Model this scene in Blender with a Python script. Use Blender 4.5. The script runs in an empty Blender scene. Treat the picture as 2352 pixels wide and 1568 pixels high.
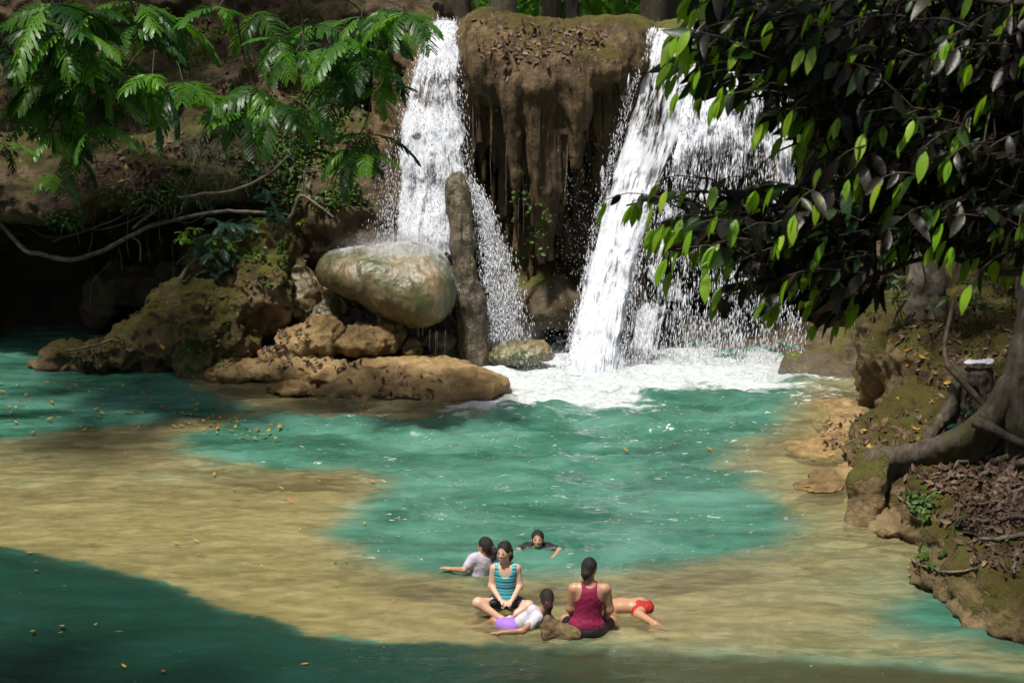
import bpy, bmesh, math, random
import numpy as np
from mathutils import Vector, Matrix, Euler

random.seed(7); RNG = np.random.default_rng(7)
scene = bpy.context.scene
COL = scene.collection

# ------------------------------------------------------------------ camera, sky, sun, exposure
CAM_H = 7.4; FPX = 3920.0; PITCH = math.atan(862.0 / FPX)
cam_data = bpy.data.cameras.new("camera"); cam = bpy.data.objects.new("camera", cam_data); COL.objects.link(cam)
cam.location = (0, 0, CAM_H); cam.rotation_euler = (math.pi / 2 - PITCH, 0, 0)
cam_data.sensor_width = 36.0; cam_data.lens = FPX / 2352.0 * 36.0
cam_data.clip_start = 0.1; cam_data.clip_end = 600
cam_data.dof.use_dof = True; cam_data.dof.focus_distance = 24.0; cam_data.dof.aperture_fstop = 3.5
scene.camera = cam

SUN_EL = math.radians(69); SUN_AZ = math.radians(215)      # azimuth of the sun, clockwise from +Y
world = bpy.data.worlds.new("World"); scene.world = world; world.use_nodes = True
wn = world.node_tree; wn.nodes.clear()
sky = wn.nodes.new("ShaderNodeTexSky"); sky.sky_type = 'NISHITA'; sky.sun_disc = False
sky.sun_elevation = SUN_EL; sky.sun_rotation = SUN_AZ
sky.air_density = 1.0; sky.dust_density = 4.0; sky.ozone_density = .6
bg = wn.nodes.new("ShaderNodeBackground"); bg.inputs["Strength"].default_value = 0.062
wo = wn.nodes.new("ShaderNodeOutputWorld")
wn.links.new(sky.outputs[0], bg.inputs["Color"]); wn.links.new(bg.outputs[0], wo.inputs["Surface"])
sd = bpy.data.lights.new("sun", 'SUN'); sd.energy = 4.0; sd.angle = math.radians(5); sd.color = (1.0, 0.95, 0.86)
sun = bpy.data.objects.new("sun", sd); COL.objects.link(sun)
sdir = Vector((math.sin(SUN_AZ) * math.cos(SUN_EL), math.cos(SUN_AZ) * math.cos(SUN_EL), math.sin(SUN_EL)))
sun.rotation_euler = sdir.to_track_quat('Z', 'Y').to_euler(); sun.location = (0, 0, 40)
vs = scene.view_settings
vs.view_transform = 'Standard'; vs.look = 'None'; vs.exposure = 0.45; vs.gamma = 1.0; vs.use_curve_mapping = False
cy = scene.cycles
cy.max_bounces = 6; cy.diffuse_bounces = 2; cy.use_adaptive_sampling = True; cy.adaptive_threshold = .02; cy.glossy_bounces = 2; cy.transmission_bounces = 4
cy.transparent_max_bounces = 24; cy.volume_bounces = 0; cy.caustics_reflective = False; cy.caustics_refractive = False
cy.use_denoising = True; cy.sample_clamp_indirect = 6.0
try: cy.denoiser = 'OPENIMAGEDENOISE'
except Exception: pass

# ------------------------------------------------------------------ photo-plane helpers: a pixel and a distance give a place
SP, CP = math.sin(PITCH), math.cos(PITCH)
def ray(px, py):
    dx = (px - 1176.0) / FPX; dy = -(py - 784.0) / FPX
    return np.array([dx, CP + SP * dy, -SP + CP * dy])
def V(px, py, Y):                       # the point at distance Y
    d = ray(px, py); t = Y / d[1]
    return np.array([d[0] * t, Y, CAM_H + d[2] * t])
def W(px, py, z=0.0):                   # the point at height z
    d = ray(px, py); t = (z - CAM_H) / d[2]
    return np.array([d[0] * t, d[1] * t, z])
def S(Y): return Y * 1.025 / FPX        # metres in a pixel at distance Y
def proj(P):
    P = np.asarray(P, float); q = P - np.array([0, 0, CAM_H])
    x = q[..., 0]; f = q[..., 1] * CP - q[..., 2] * SP; u = q[..., 1] * SP + q[..., 2] * CP
    return np.stack([1176 + FPX * x / f, 784 - FPX * u / f], -1)

# ------------------------------------------------------------------ object helpers
def tag(o, label=None, cat=None, group=None, kind=None):
    if label: o["label"] = label
    if cat: o["category"] = cat
    if group: o["group"] = group
    if kind: o["kind"] = kind
    return o
def np_mesh(name, verts, faces, smooth=True):
    verts = np.asarray(verts, np.float32).reshape(-1, 3)
    me = bpy.data.meshes.new(name)
    if isinstance(faces, np.ndarray):
        n, k = faces.shape
        me.vertices.add(len(verts)); me.vertices.foreach_set("co", verts.ravel())
        me.loops.add(n * k); me.loops.foreach_set("vertex_index", faces.astype(np.int32).ravel())
        me.polygons.add(n); me.polygons.foreach_set("loop_start", np.arange(0, n * k, k, dtype=np.int32))
        try: me.polygons.foreach_set("loop_total", np.full(n, k, np.int32))
        except Exception: pass
        me.update(calc_edges=True); me.validate()
    else:
        me.from_pydata([tuple(map(float, v)) for v in verts], [], faces); me.update()
    if smooth and len(me.polygons):
        me.polygons.foreach_set("use_smooth", np.ones(len(me.polygons), bool))
    return me
def obj(name, me, mat=None, parent=None, loc=None):
    o = bpy.data.objects.new(name, me); COL.objects.link(o)
    if mat is not None and me is not None:
        for m in (mat if isinstance(mat, (list, tuple)) else [mat]):
            if me.users <= 1 or len(me.materials) == 0: me.materials.append(m)
    if parent is not None: o.parent = parent
    if loc is not None: o.location = loc
    return o
def empty(name, loc=(0, 0, 0), rz=0.0):
    o = bpy.data.objects.new(name, None); COL.objects.link(o); o.location = tuple(map(float, loc)); o.rotation_euler = (0, 0, rz)
    o.empty_display_size = 0.2
    return o
def based(name, verts, faces, mat, parent=None, smooth=True):
    """mesh object whose origin sits at the middle of its base"""
    verts = np.asarray(verts, float)
    c = (verts.min(0) + verts.max(0)) / 2; c[2] = verts[:, 2].min()
    pc = np.array(parent.location) if parent is not None else 0
    o = obj(name, np_mesh(name, verts - c, faces, smooth), mat, parent, tuple(map(float, c - pc)))
    return o
def child(name, verts, faces, mat, parent, smooth=True):
    """part given in world coordinates under an unrotated parent"""
    pc = np.array(parent.location)
    if parent.parent is not None: pc = pc + np.array(parent.parent.location)
    return obj(name, np_mesh(name, np.asarray(verts, float) - pc, faces, smooth), mat, parent)
def vattr(me, name, vals):
    a = me.attributes.new(name, 'FLOAT', 'POINT'); a.data.foreach_set("value", np.asarray(vals, np.float32).ravel())

# ------------------------------------------------------------------ noise
_TAB = np.random.default_rng(11).random(4096).astype(np.float32) * 2 - 1
def vnoise(P):
    P = np.asarray(P, np.float32); i = np.floor(P).astype(np.int64); f = P - i
    u = f * f * f * (f * (f * 6 - 15) + 10)
    out = 0
    for a in (0, 1):
        for b in (0, 1):
            for c in (0, 1):
                h = ((i[..., 0] + a) * 73856093) ^ ((i[..., 1] + b) * 19349663) ^ ((i[..., 2] + c) * 83492791)
                h = (h ^ (h >> 13)) & 4095
                w = (u[..., 0] if a else 1 - u[..., 0]) * (u[..., 1] if b else 1 - u[..., 1]) * (u[..., 2] if c else 1 - u[..., 2])
                out = out + w * _TAB[h]
    return out
def fbm(P, scale=1.0, octv=4, gain=0.5, seed=0.0):
    P = np.asarray(P, float) * np.asarray(scale, float) + seed * 17.31
    s = 0; a = 1.0; t = 0
    for o in range(octv):
        s = s + a * vnoise(P); t += a; a *= gain; P = P * 2.03 + 5.7
    return s / t
def sstep(a, b, x):
    t = np.clip((x - a) / (b - a), 0, 1); return t * t * (3 - 2 * t)

# ------------------------------------------------------------------ solid shapes as distance fields, meshed with surface nets
class Blob:
    def __init__(self, h, k=0.15): self.h = h; self.k = k; self.p = []
    def ell(self, c, r, k=None, rot=None, op=1):
        r = np.asarray(r, float) * np.ones(3); self.p.append(('e', np.asarray(c, float), r, rot, self.k if k is None else k, op)); return self
    def e(self, px, py, Y, rx, ry, rz, k=None, rot=None, op=1):      # pixel centre, pixel radii across and up, metres in depth
        return self.ell(V(px, py, Y), (rx * S(Y), ry, rz * S(Y)), k, rot, op)
    def cap(self, a, b, ra, rb, k=None, op=1):
        self.p.append(('c', np.asarray(a, float), np.asarray(b, float), (ra, rb), self.k if k is None else k, op)); return self
    def chain(self, pts, rad, k=None):
        for i in range(len(pts) - 1): self.cap(pts[i], pts[i + 1], rad[i], rad[i + 1], k)
        return self
    def box(self, c, half, rnd=0.1, k=None, rot=None, op=1):
        self.p.append(('b', np.asarray(c, float), np.asarray(half, float), (rnd, rot), self.k if k is None else k, op)); return self
    def bounds(self, q):
        if q[0] == 'e':
            r = q[2] if q[3] is None else np.abs(np.array(q[3])) @ q[2]
            return q[1] - r, q[1] + r
        if q[0] == 'c':
            ra, rb = q[3]; return np.minimum(q[1] - ra, q[2] - rb), np.maximum(q[1] + ra, q[2] + rb)
        rnd, rot = q[3]; r = q[2] if rot is None else np.abs(np.array(rot)) @ q[2]
        return q[1] - r, q[1] + r
    def mesh(self, clip=None):
        h = self.h
        bs = [self.bounds(q) for q in self.p]
        pos = [b for q, b in zip(self.p, bs) if q[5] > 0]
        lo = np.min([b[0] for b in pos], 0) - 4 * h; hi = np.max([b[1] for b in pos], 0) + 4 * h
        if clip is not None: lo = np.maximum(lo, clip[0]); hi = np.minimum(hi, clip[1])
        n = np.ceil((hi - lo) / h).astype(int) + 1
        ax = [lo[i] + h * np.arange(n[i]) for i in range(3)]
        F = np.full(n, 2.0, np.float32)
        for q, b in zip(self.p, bs):
            k = max(q[4], 1e-4); m = k + 2.5 * h
            i0 = np.maximum(np.floor((b[0] - m - lo) / h).astype(int), 0); i1 = np.minimum(np.ceil((b[1] + m - lo) / h).astype(int) + 1, n)
            if np.any(i1 <= i0): continue
            X = ax[0][i0[0]:i1[0]][:, None, None]; Y = ax[1][i0[1]:i1[1]][None, :, None]; Z = ax[2][i0[2]:i1[2]][None, None, :]
            if q[0] == 'e':
                x, y, z = X - q[1][0], Y - q[1][1], Z - q[1][2]
                if q[3] is not None:
                    R = np.array(q[3]).T
                    x, y, z = R[0, 0] * x + R[0, 1] * y + R[0, 2] * z, R[1, 0] * x + R[1, 1] * y + R[1, 2] * z, R[2, 0] * x + R[2, 1] * y + R[2, 2] * z
                r = q[2]
                k0 = np.sqrt((x / r[0]) ** 2 + (y / r[1]) ** 2 + (z / r[2]) ** 2)
                k1 = np.sqrt((x / r[0] ** 2) ** 2 + (y / r[1] ** 2) ** 2 + (z / r[2] ** 2) ** 2)
                d = np.where(k1 > 1e-6, k0 * (k0 - 1) / np.maximum(k1, 1e-6), -r.min())
            elif q[0] == 'c':
                a, bb = q[1], q[2]; ba = bb - a; L = max(float(ba @ ba), 1e-9)
                t = np.clip(((X - a[0]) * ba[0] + (Y - a[1]) * ba[1] + (Z - a[2]) * ba[2]) / L, 0, 1)
                d = np.sqrt((X - a[0] - t * ba[0]) ** 2 + (Y - a[1] - t * ba[1]) ** 2 + (Z - a[2] - t * ba[2]) ** 2) - (q[3][0] + (q[3][1] - q[3][0]) * t)
            else:
                x, y, z = X - q[1][0], Y - q[1][1], Z - q[1][2]; rnd, rot = q[3]
                if rot is not None:
                    R = np.array(rot).T
                    x, y, z = R[0, 0] * x + R[0, 1] * y + R[0, 2] * z, R[1, 0] * x + R[1, 1] * y + R[1, 2] * z, R[2, 0] * x + R[2, 1] * y + R[2, 2] * z
                ex, ey, ez = np.abs(x) - q[2][0] + rnd, np.abs(y) - q[2][1] + rnd, np.abs(z) - q[2][2] + rnd
                d = np.sqrt(np.maximum(ex, 0) ** 2 + np.maximum(ey, 0) ** 2 + np.maximum(ez, 0) ** 2) + np.minimum(np.maximum(ex, np.maximum(ey, ez)), 0) - rnd
            G = F[i0[0]:i1[0], i0[1]:i1[1], i0[2]:i1[2]]; d = d.astype(np.float32)
            if q[5] > 0:
                t = np.clip(0.5 + 0.5 * (G - d) / k, 0, 1); G[...] = G + (d - G) * t - k * t * (1 - t)
            else:
                d = -d; t = np.clip(0.5 - 0.5 * (G - d) / k, 0, 1); G[...] = G + (d - G) * t + k * t * (1 - t)
        F[0], F[-1] = 1, 1; F[:, 0], F[:, -1] = 1, 1; F[:, :, 0], F[:, :, -1] = 1, 1
        return surfnets(F, lo, h)
def surfnets(F, lo, h):
    s = F < 0; nx, ny, nz = F.shape
    c = np.zeros((nx - 1, ny - 1, nz - 1), np.int8)
    for a in (0, 1):
        for b in (0, 1):
            for d in (0, 1): c += s[a:nx - 1 + a, b:ny - 1 + b, d:nz - 1 + d]
    act = np.argwhere((c > 0) & (c < 8)); idx = np.full(c.shape, -1, np.int64); idx[act[:, 0], act[:, 1], act[:, 2]] = np.arange(len(act))
    acc = np.zeros((len(act), 3)); cnt = np.zeros(len(act))
    corners = [(a, b, d) for a in (0, 1) for b in (0, 1) for d in (0, 1)]
    val = {k: F[act[:, 0] + k[0], act[:, 1] + k[1], act[:, 2] + k[2]] for k in corners}
    for k in corners:
        for axx in range(3):
            if k[axx]: continue
            k2 = list(k); k2[axx] = 1; k2 = tuple(k2)
            v0, v1 = val[k], val[k2]; m = (v0 < 0) != (v1 < 0)
            t = np.where(m, v0 / np.where(m, v0 - v1, 1), 0)
            p = np.array(k, float)[None, :].repeat(len(act), 0); p[:, axx] += t
            acc[m] += p[m]; cnt[m] += 1
    Vt = (act + acc / np.maximum(cnt, 1)[:, None]) * h + lo
    quads = []
    for axx in range(3):
        o = [0, 0, 0]; o[axx] = 1
        A = s[tuple(slice(0, d - (1 if i == axx else 0)) for i, d in enumerate(F.shape))]
        B = s[tuple(slice(1 if i == axx else 0, d) for i, d in enumerate(F.shape))]
        e = np.argwhere(A != B); u, w = (axx + 1) % 3, (axx + 2) % 3
        ok = (e[:, u] > 0) & (e[:, w] > 0) & (e[:, u] < F.shape[u] - 1) & (e[:, w] < F.shape[w] - 1); e = e[ok]
        def cell(du, dw):
            q = e.copy(); q[:, u] += du; q[:, w] += dw; return idx[q[:, 0], q[:, 1], q[:, 2]]
        Q = np.stack([cell(-1, -1), cell(0, -1), cell(0, 0), cell(-1, 0)], 1)
        fl = ~A[e[:, 0], e[:, 1], e[:, 2]]; Q[fl] = Q[fl][:, ::-1]
        quads.append(Q)
    Q = np.concatenate(quads); Q = Q[(Q >= 0).all(1)]
    return Vt, Q
def vnormals(Vt, Q):
    n = np.cross(Vt[Q[:, 2]] - Vt[Q[:, 0]], Vt[Q[:, 3 if Q.shape[1] > 3 else 1]] - Vt[Q[:, 1 if Q.shape[1] > 3 else 0]])
    if Q.shape[1] == 3: n = np.cross(Vt[Q[:, 1]] - Vt[Q[:, 0]], Vt[Q[:, 2]] - Vt[Q[:, 0]])
    N = np.zeros_like(Vt)
    for i in range(Q.shape[1]):
        for j in range(3): N[:, j] += np.bincount(Q[:, i], n[:, j], len(Vt))
    return N / np.maximum(np.linalg.norm(N, axis=1), 1e-9)[:, None]
def rough(Vt, Q, specs, seed=0.0):
    """push the surface in and out: (amount, scale, octaves, kind)"""
    for i, (amp, sc, oc, kind) in enumerate(specs):
        N = vnormals(Vt, Q); f = fbm(Vt, sc, oc, 0.55, seed + i * 3.7)
        if kind == 'ridge': f = .5 - 2.6 * np.abs(f)
        if kind == 'pit': f = -np.maximum(0, f - 0.15) * 2.2
        Vt = Vt + N * (amp * f)[:, None]
    return Vt
def tube(pts, rad, seg=7, seed=0, wob=0.0, closed=True):
    """a tapered tube along a smoothed line"""
    P = np.asarray(pts, float); R = np.asarray(rad, float) * np.ones(len(P))
    N = np.zeros((len(P), 3)); T = np.gradient(P, axis=0); T /= np.maximum(np.linalg.norm(T, axis=1), 1e-9)[:, None]
    ref = np.array([0.3, 0.8, 0.52]); ref /= np.linalg.norm(ref)
    U = np.cross(T, ref); U /= np.maximum(np.linalg.norm(U, axis=1), 1e-6)[:, None]; Wv = np.cross(T, U)
    an = np.linspace(0, 2 * math.pi, seg, endpoint=False)
    rr = R[:, None] * np.ones(seg)[None]
    if wob:
        q = P[:, None, :] + (np.cos(an)[None, :, None] * U[:, None] + np.sin(an)[None, :, None] * Wv[:, None]) * R[:, None, None]
        rr = rr * (1 + wob * fbm(q, 3.0 / max(R.mean(), .01) * .25, 3, .5, seed))
    Vt = P[:, None] + rr[..., None] * (np.cos(an)[None, :, None] * U[:, None] + np.sin(an)[None, :, None] * Wv[:, None])
    Vt = Vt.reshape(-1, 3); n = len(P)
    i, j = np.meshgrid(np.arange(n - 1), np.arange(seg), indexing='ij')
    Q = np.stack([i * seg + j, (i + 1) * seg + j, (i + 1) * seg + (j + 1) % seg, i * seg + (j + 1) % seg], -1).reshape(-1, 4)
    return Vt, Q
def spline(pts, n):
    P = np.asarray(pts, float); k = len(P)
    if k == 2: return P[0] + (P[1] - P[0]) * np.linspace(0, 1, n)[:, None]
    Pe = np.vstack([2 * P[0] - P[1], P, 2 * P[-1] - P[-2]]); out = []
    for t in np.linspace(0, k - 1 - 1e-6, n):
        i = int(t); f = t - i; a, b, c, d = Pe[i], Pe[i + 1], Pe[i + 2], Pe[i + 3]
        out.append(.5 * (2 * b + (c - a) * f + (2 * a - 5 * b + 4 * c - d) * f * f + (3 * b - a - 3 * c + d) * f ** 3))
    return np.array(out)
def merge(parts):
    vs_, fs_, o = [], [], 0
    for v, f in parts: vs_.append(np.asarray(v)); fs_.append(np.asarray(f) + o); o += len(v)
    return np.concatenate(vs_), np.concatenate(fs_)
def spline_r(r, n): return np.interp(np.linspace(0, len(r) - 1, n), np.arange(len(r)), r)
def vine(pts, rad, n=40, seg=6, wob=.25, jit=0.0, seed=0):
    P = spline(pts, n)
    if jit:
        J = np.stack([fbm(P + 9 * k, 1.3, 3, .5, seed + k) for k in range(3)], -1) * jit
        J[0] = 0; P = P + J
    return tube(P, spline_r(np.atleast_1d(rad) if np.ndim(rad) else [rad, rad], n), seg, seed, wob)

# ------------------------------------------------------------------ materials
class M_:
    def __init__(self, name):
        self.m = bpy.data.materials.new(name); self.m.use_nodes = True; self.t = self.m.node_tree; self.t.nodes.clear()
        self.out = self.n('ShaderNodeOutputMaterial')
    def n(self, typ, ins=None, **kw):
        nd = self.t.nodes.new(typ)
        for k, v in kw.items(): setattr(nd, k, v)
        for k, v in (ins or {}).items(): self.set(nd.inputs[k], v)
        return nd
    def set(self, sock, v):
        if isinstance(v, bpy.types.NodeSocket): self.t.links.new(v, sock)
        elif isinstance(v, bpy.types.Node): self.t.links.new(v.outputs[0], sock)
        else:
            if isinstance(v, (tuple, list)) and len(v) == 3 and sock.type == 'RGBA': v = (*v, 1)
            sock.default_value = v
    def math(self, op, a, b=0.0, c=None, clamp=False):
        nd = self.n('ShaderNodeMath', operation=op); nd.use_clamp = clamp
        self.set(nd.inputs[0], a); self.set(nd.inputs[1], b)
        if c is not None: self.set(nd.inputs[2], c)
        return nd.outputs[0]
    def pos(self, scale=None):
        g = self.n('ShaderNodeNewGeometry').outputs['Position']
        if scale is None: return g
        nd = self.n('ShaderNodeVectorMath', operation='MULTIPLY'); self.set(nd.inputs[0], g); nd.inputs[1].default_value = scale
        return nd.outputs[0]
    def objpos(self): return self.n('ShaderNodeTexCoord').outputs['Object']
    def noise(self, vec, scale, detail=6, rough=.55, dist=0.0, w=None):
        nd = self.n('ShaderNodeTexNoise', {'Scale': scale, 'Detail': detail, 'Roughness': rough, 'Distortion': dist})
        if vec is not None: self.set(nd.inputs['Vector'], vec)
        return nd.outputs[0]
    def ramp(self, fac, stops, interp='LINEAR'):
        nd = self.n('ShaderNodeValToRGB', {'Fac': fac}); el = nd.color_ramp.elements; nd.color_ramp.interpolation = interp
        while len(el) > 1: el.remove(el[-1])
        el[0].position = stops[0][0]; el[0].color = self.c4(stops[0][1])
        for p, c in stops[1:]:
            q = el.new(p); q.color = self.c4(c)
        return nd.outputs[0]
    def c4(self, c): return (c, c, c, 1) if np.isscalar(c) else ((*c, 1) if len(c) == 3 else c)
    def mix(self, fac, a, b, blend='MIX'):
        nd = self.n('ShaderNodeMix', data_type='RGBA', blend_type=blend)
        self.set(nd.inputs[0], fac); self.set(nd.inputs[6], a); self.set(nd.inputs[7], b); return nd.outputs[2]
    def step(self, x, a, b, lo=0.0, hi=1.0):
        nd = self.n('ShaderNodeMapRange', {'Value': x, 'From Min': a, 'From Max': b, 'To Min': lo, 'To Max': hi}, interpolation_type='SMOOTHSTEP'); return nd.outputs[0]
    def attr(self, name): return self.n('ShaderNodeAttribute', attribute_name=name).outputs['Fac']
    def bump(self, h, strength=.5, dist=.05, normal=None):
        nd = self.n('ShaderNodeBump', {'Height': h, 'Strength': strength, 'Distance': dist})
        if normal is not None: self.set(nd.inputs['Normal'], normal)
        return nd.outputs[0]
    def bsdf(self, **kw):
        nd = self.n('ShaderNodeBsdfPrincipled')
        for k, v in kw.items(): self.set(nd.inputs[k.replace('_', ' ')], v)
        return nd.outputs[0]
    def mixs(self, fac, a, b):
        nd = self.n('ShaderNodeMixShader'); self.set(nd.inputs[0], fac); self.set(nd.inputs[1], a); self.set(nd.inputs[2], b); return nd.outputs[0]
    def adds(self, a, b):
        nd = self.n('ShaderNodeAddShader'); self.set(nd.inputs[0], a); self.set(nd.inputs[1], b); return nd.outputs[0]
    def done(self, surf): self.set(self.out.inputs['Surface'], surf); return self.m
    def vol(self, v): self.set(self.out.inputs['Volume'], v); return self.m

def rock_mat(name, cols, moss=None, moss_amt=0.5, moss_cols=None, wet=0.0, streak=False, algae=0.0, bump=.7, scale=1.0, spec=.4, grey=0.0):
    """limestone and travertine: blotched, pitted, with moss on faces that look up and algae run-off where asked"""
    a = M_(name); p = a.pos()
    n1 = a.noise(p, .55 * scale, 6, .6, .3); n2 = a.noise(p, 2.6 * scale, 8, .62, .4); n3 = a.noise(p, 13 * scale, 6, .65)
    mixv = a.math('ADD', a.math('MULTIPLY', n1, .55), a.math('MULTIPLY', n2, .45))
    col = a.ramp(mixv, [(.37, cols[0]), (.47, cols[1]), (.55, cols[2]), (.66, cols[3] if len(cols) > 3 else cols[2])])
    col = a.mix(a.math('MULTIPLY', a.step(n3, .35, .75), .35), col, tuple(c * .55 for c in cols[1]))
    hgt = a.math('ADD', a.math('MULTIPLY', n2, .7), a.math('MULTIPLY', n3, .35))
    if streak:
        s = a.noise(a.pos((5.5, 5.5, .35)), 1.0, 5, .6, .2); s2 = a.noise(a.pos((16, 16, .8)), 1.0, 4, .6)
        col = a.mix(a.math('MULTIPLY', a.step(s, .45, .68), .9 if streak is True else streak), col, tuple(c * .38 for c in cols[1])); col = a.mix(a.math('MULTIPLY', a.step(s2, .5, .75), .5), col, tuple(min(1, c * 1.2) for c in cols[2]))
        hgt = a.math('ADD', hgt, a.math('ADD', a.math('MULTIPLY', s, .8), a.math('MULTIPLY', s2, .4)))
    rgh = a.step(n2, .3, .7, .85 - .55 * wet, .95 - .35 * wet)
    if algae:
        g = a.noise(a.pos((1.5, 1.5, .7)), 1.0, 6, .68, .4); g2 = a.noise(a.pos((9, 9, 1.2)), 1.0, 4, .6, .3)
        gm = a.math('MULTIPLY', a.step(a.math('ADD', a.math('MULTIPLY', g, .75), a.math('MULTIPLY', g2, .25)), .42, .66), algae)
        col = a.mix(gm, col, a.mix(g2, (.018, .040, .007), (.085, .105, .022)))
    if moss:
        nz = a.n('ShaderNodeSeparateXYZ', {0: a.n('ShaderNodeNewGeometry').outputs['Normal']}).outputs[2]
        mm = a.noise(p, 1.7 * scale, 7, .65, .3); m5 = a.noise(p, 40, 3, .6)
        mv = a.math('ADD', a.math('MULTIPLY', nz, .38), a.math('ADD', mm, a.math('MULTIPLY', n3, .15)))
        mask = a.step(mv, 1.02 - .62 * moss_amt, 1.14 - .62 * moss_amt)
        pz = a.n('ShaderNodeSeparateXYZ', {0: p}).outputs[2]        # no moss in the wave-washed zone by the water
        mask = a.math('MULTIPLY', mask, a.step(a.math('ADD', pz, a.math('MULTIPLY', a.math('SUBTRACT', n2, .5), 1.6)), .12, .45))
        mc = moss_cols or [(.05, .055, .010), (.105, .095, .016), (.10, .14, .025)]
        mcol = a.ramp(a.math('ADD', a.math('MULTIPLY', n2, .6), a.math('MULTIPLY', m5, .4)), [(.38, mc[0]), (.5, mc[1]), (.64, mc[2])])
        col = a.mix(mask, col, mcol)
        hgt = a.math('ADD', hgt, a.math('MULTIPLY', a.math('MULTIPLY', m5, mask), .5))
        rgh = a.math('ADD', rgh, a.math('MULTIPLY', mask, .4), clamp=True)
    b = a.bump(hgt, bump, .09)
    return a.done(a.bsdf(Base_Color=col, Roughness=rgh, Normal=b, **{'Specular_IOR_Level': spec}))

TAN = [(.09, .055, .022), (.24, .15, .06), (.36, .24, .105), (.46, .33, .17)]
BROWN = [(.05, .034, .017), (.125, .085, .042), (.20, .14, .07), (.27, .20, .11)]
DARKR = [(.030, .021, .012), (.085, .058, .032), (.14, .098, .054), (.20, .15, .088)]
MAT = {}
MAT['tan'] = rock_mat('tan_travertine', TAN, wet=.55, algae=.35, bump=1.0, scale=1.5)
MAT['wet'] = rock_mat('wet_travertine', [(.09, .062, .028), (.19, .135, .062), (.27, .20, .10), (.34, .27, .155)], wet=1.0, algae=1.25, bump=.45, spec=.9, scale=1.2, streak=.4)
MAT['wetdark'] = rock_mat('wet_dark_rock', [(.04, .03, .018), (.10, .075, .045), (.15, .115, .07), (.21, .17, .11)], wet=1.0, algae=.3, bump=.8, spec=.6, scale=1.5, streak=True)
MAT['mossy'] = rock_mat('mossy_limestone', BROWN, moss=True, moss_amt=.66, bump=1.0, moss_cols=[(.045, .040, .009), (.095, .078, .015), (.085, .11, .020)])
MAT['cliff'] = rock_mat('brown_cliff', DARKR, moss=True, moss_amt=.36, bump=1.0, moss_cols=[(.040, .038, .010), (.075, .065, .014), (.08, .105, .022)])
MAT['drape'] = rock_mat('travertine_drapery', [(.035, .022, .010), (.095, .060, .027), (.15, .097, .044), (.21, .145, .07)], moss=True, moss_amt=.40, wet=.4, streak=True, bump=.9,
                        moss_cols=[(.045, .034, .009), (.085, .065, .014), (.085, .08, .02)])
MAT['bank'] = rock_mat('mossy_bank', [(.05, .036, .02), (.15, .105, .05), (.24, .17, .085), (.31, .23, .13)], moss=True, moss_amt=.62, bump=1.0,
                       moss_cols=[(.030, .024, .005), (.075, .058, .009), (.07, .085, .014)])
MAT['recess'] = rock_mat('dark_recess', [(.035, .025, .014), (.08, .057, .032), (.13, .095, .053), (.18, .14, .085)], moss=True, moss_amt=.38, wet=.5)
# ------------------------------------------------------------------ the setting: hillside, pool bed, cliffs
def grid(x0, x1, y0, y1, h):
    xs = np.arange(x0, x1 + h / 2, h); ys = np.arange(y0, y1 + h / 2, h)
    X, Y = np.meshgrid(xs, ys, indexing='ij'); n, m = X.shape
    i, j = np.meshgrid(np.arange(n - 1), np.arange(m - 1), indexing='ij')
    Q = np.stack([i * m + j, (i + 1) * m + j, (i + 1) * m + j + 1, i * m + j + 1], -1).reshape(-1, 4)
    return X.ravel(), Y.ravel(), Q
def poly_sd(X, Y, poly):
    """signed distance to a closed outline, positive inside"""
    P = np.asarray(poly, float)[:, :2]; d = np.full(X.shape, 1e9); ins = np.zeros(X.shape, bool)
    for a, b in zip(P, np.roll(P, -1, 0)):
        e = b - a; t = np.clip(((X - a[0]) * e[0] + (Y - a[1]) * e[1]) / max(e @ e, 1e-9), 0, 1)
        d = np.minimum(d, np.hypot(X - a[0] - t * e[0], Y - a[1] - t * e[1]))
        c = (a[1] > Y) != (b[1] > Y)
        ins ^= c & (X < (b[0] - a[0]) * (Y - a[1]) / np.where(abs(b[1] - a[1]) < 1e-9, 1e-9, b[1] - a[1]) + a[0])
    return np.where(ins, d, -d)
def wpoly(pts): return [W(x, y)[:2] for x, y in pts]

# wide ground: pool hollow in a forested valley, rising on every side
a = M_('forest_floor'); p = a.pos()
fl = a.ramp(a.noise(p, 1.2, 10, .7), [(.35, (.018, .012, .006)), (.5, (.05, .033, .017)), (.62, (.085, .06, .032)), (.75, (.04, .045, .015))])
MAT['floor'] = a.done(a.bsdf(Base_Color=fl, Roughness=.95, Normal=a.bump(a.noise(p, 9, 8, .7), 1.0, .1)))
X, Y, Q = grid(-90, 90, -40, 140, 1.0)
P3 = np.stack([X, Y, np.zeros_like(X)], -1)
back = sstep(34.5, 36.5, Y) * 8.5 + sstep(62, 110, Y) * 9
front = sstep(13, 2, Y) * 8.2
right = sstep(10.5, 14, X) * 4.0 + sstep(14, 50, X) * 14
left = sstep(-11.5, -14, X) * 6.0 + sstep(-14, -50, X) * 14
Z = -3 + np.maximum(np.maximum(back, front), np.maximum(right, left)) + fbm(P3, .12, 4) * 1.0 * sstep(8, 20, np.hypot(X, Y - 24))
Z = np.where((np.abs(X) < 10) & (Y > 12) & (Y < 34.4), -3, Z)
ground = obj('ground', np_mesh('ground', np.stack([X, Y, Z], -1), Q), MAT['floor']); tag(ground, kind='structure')

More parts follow.
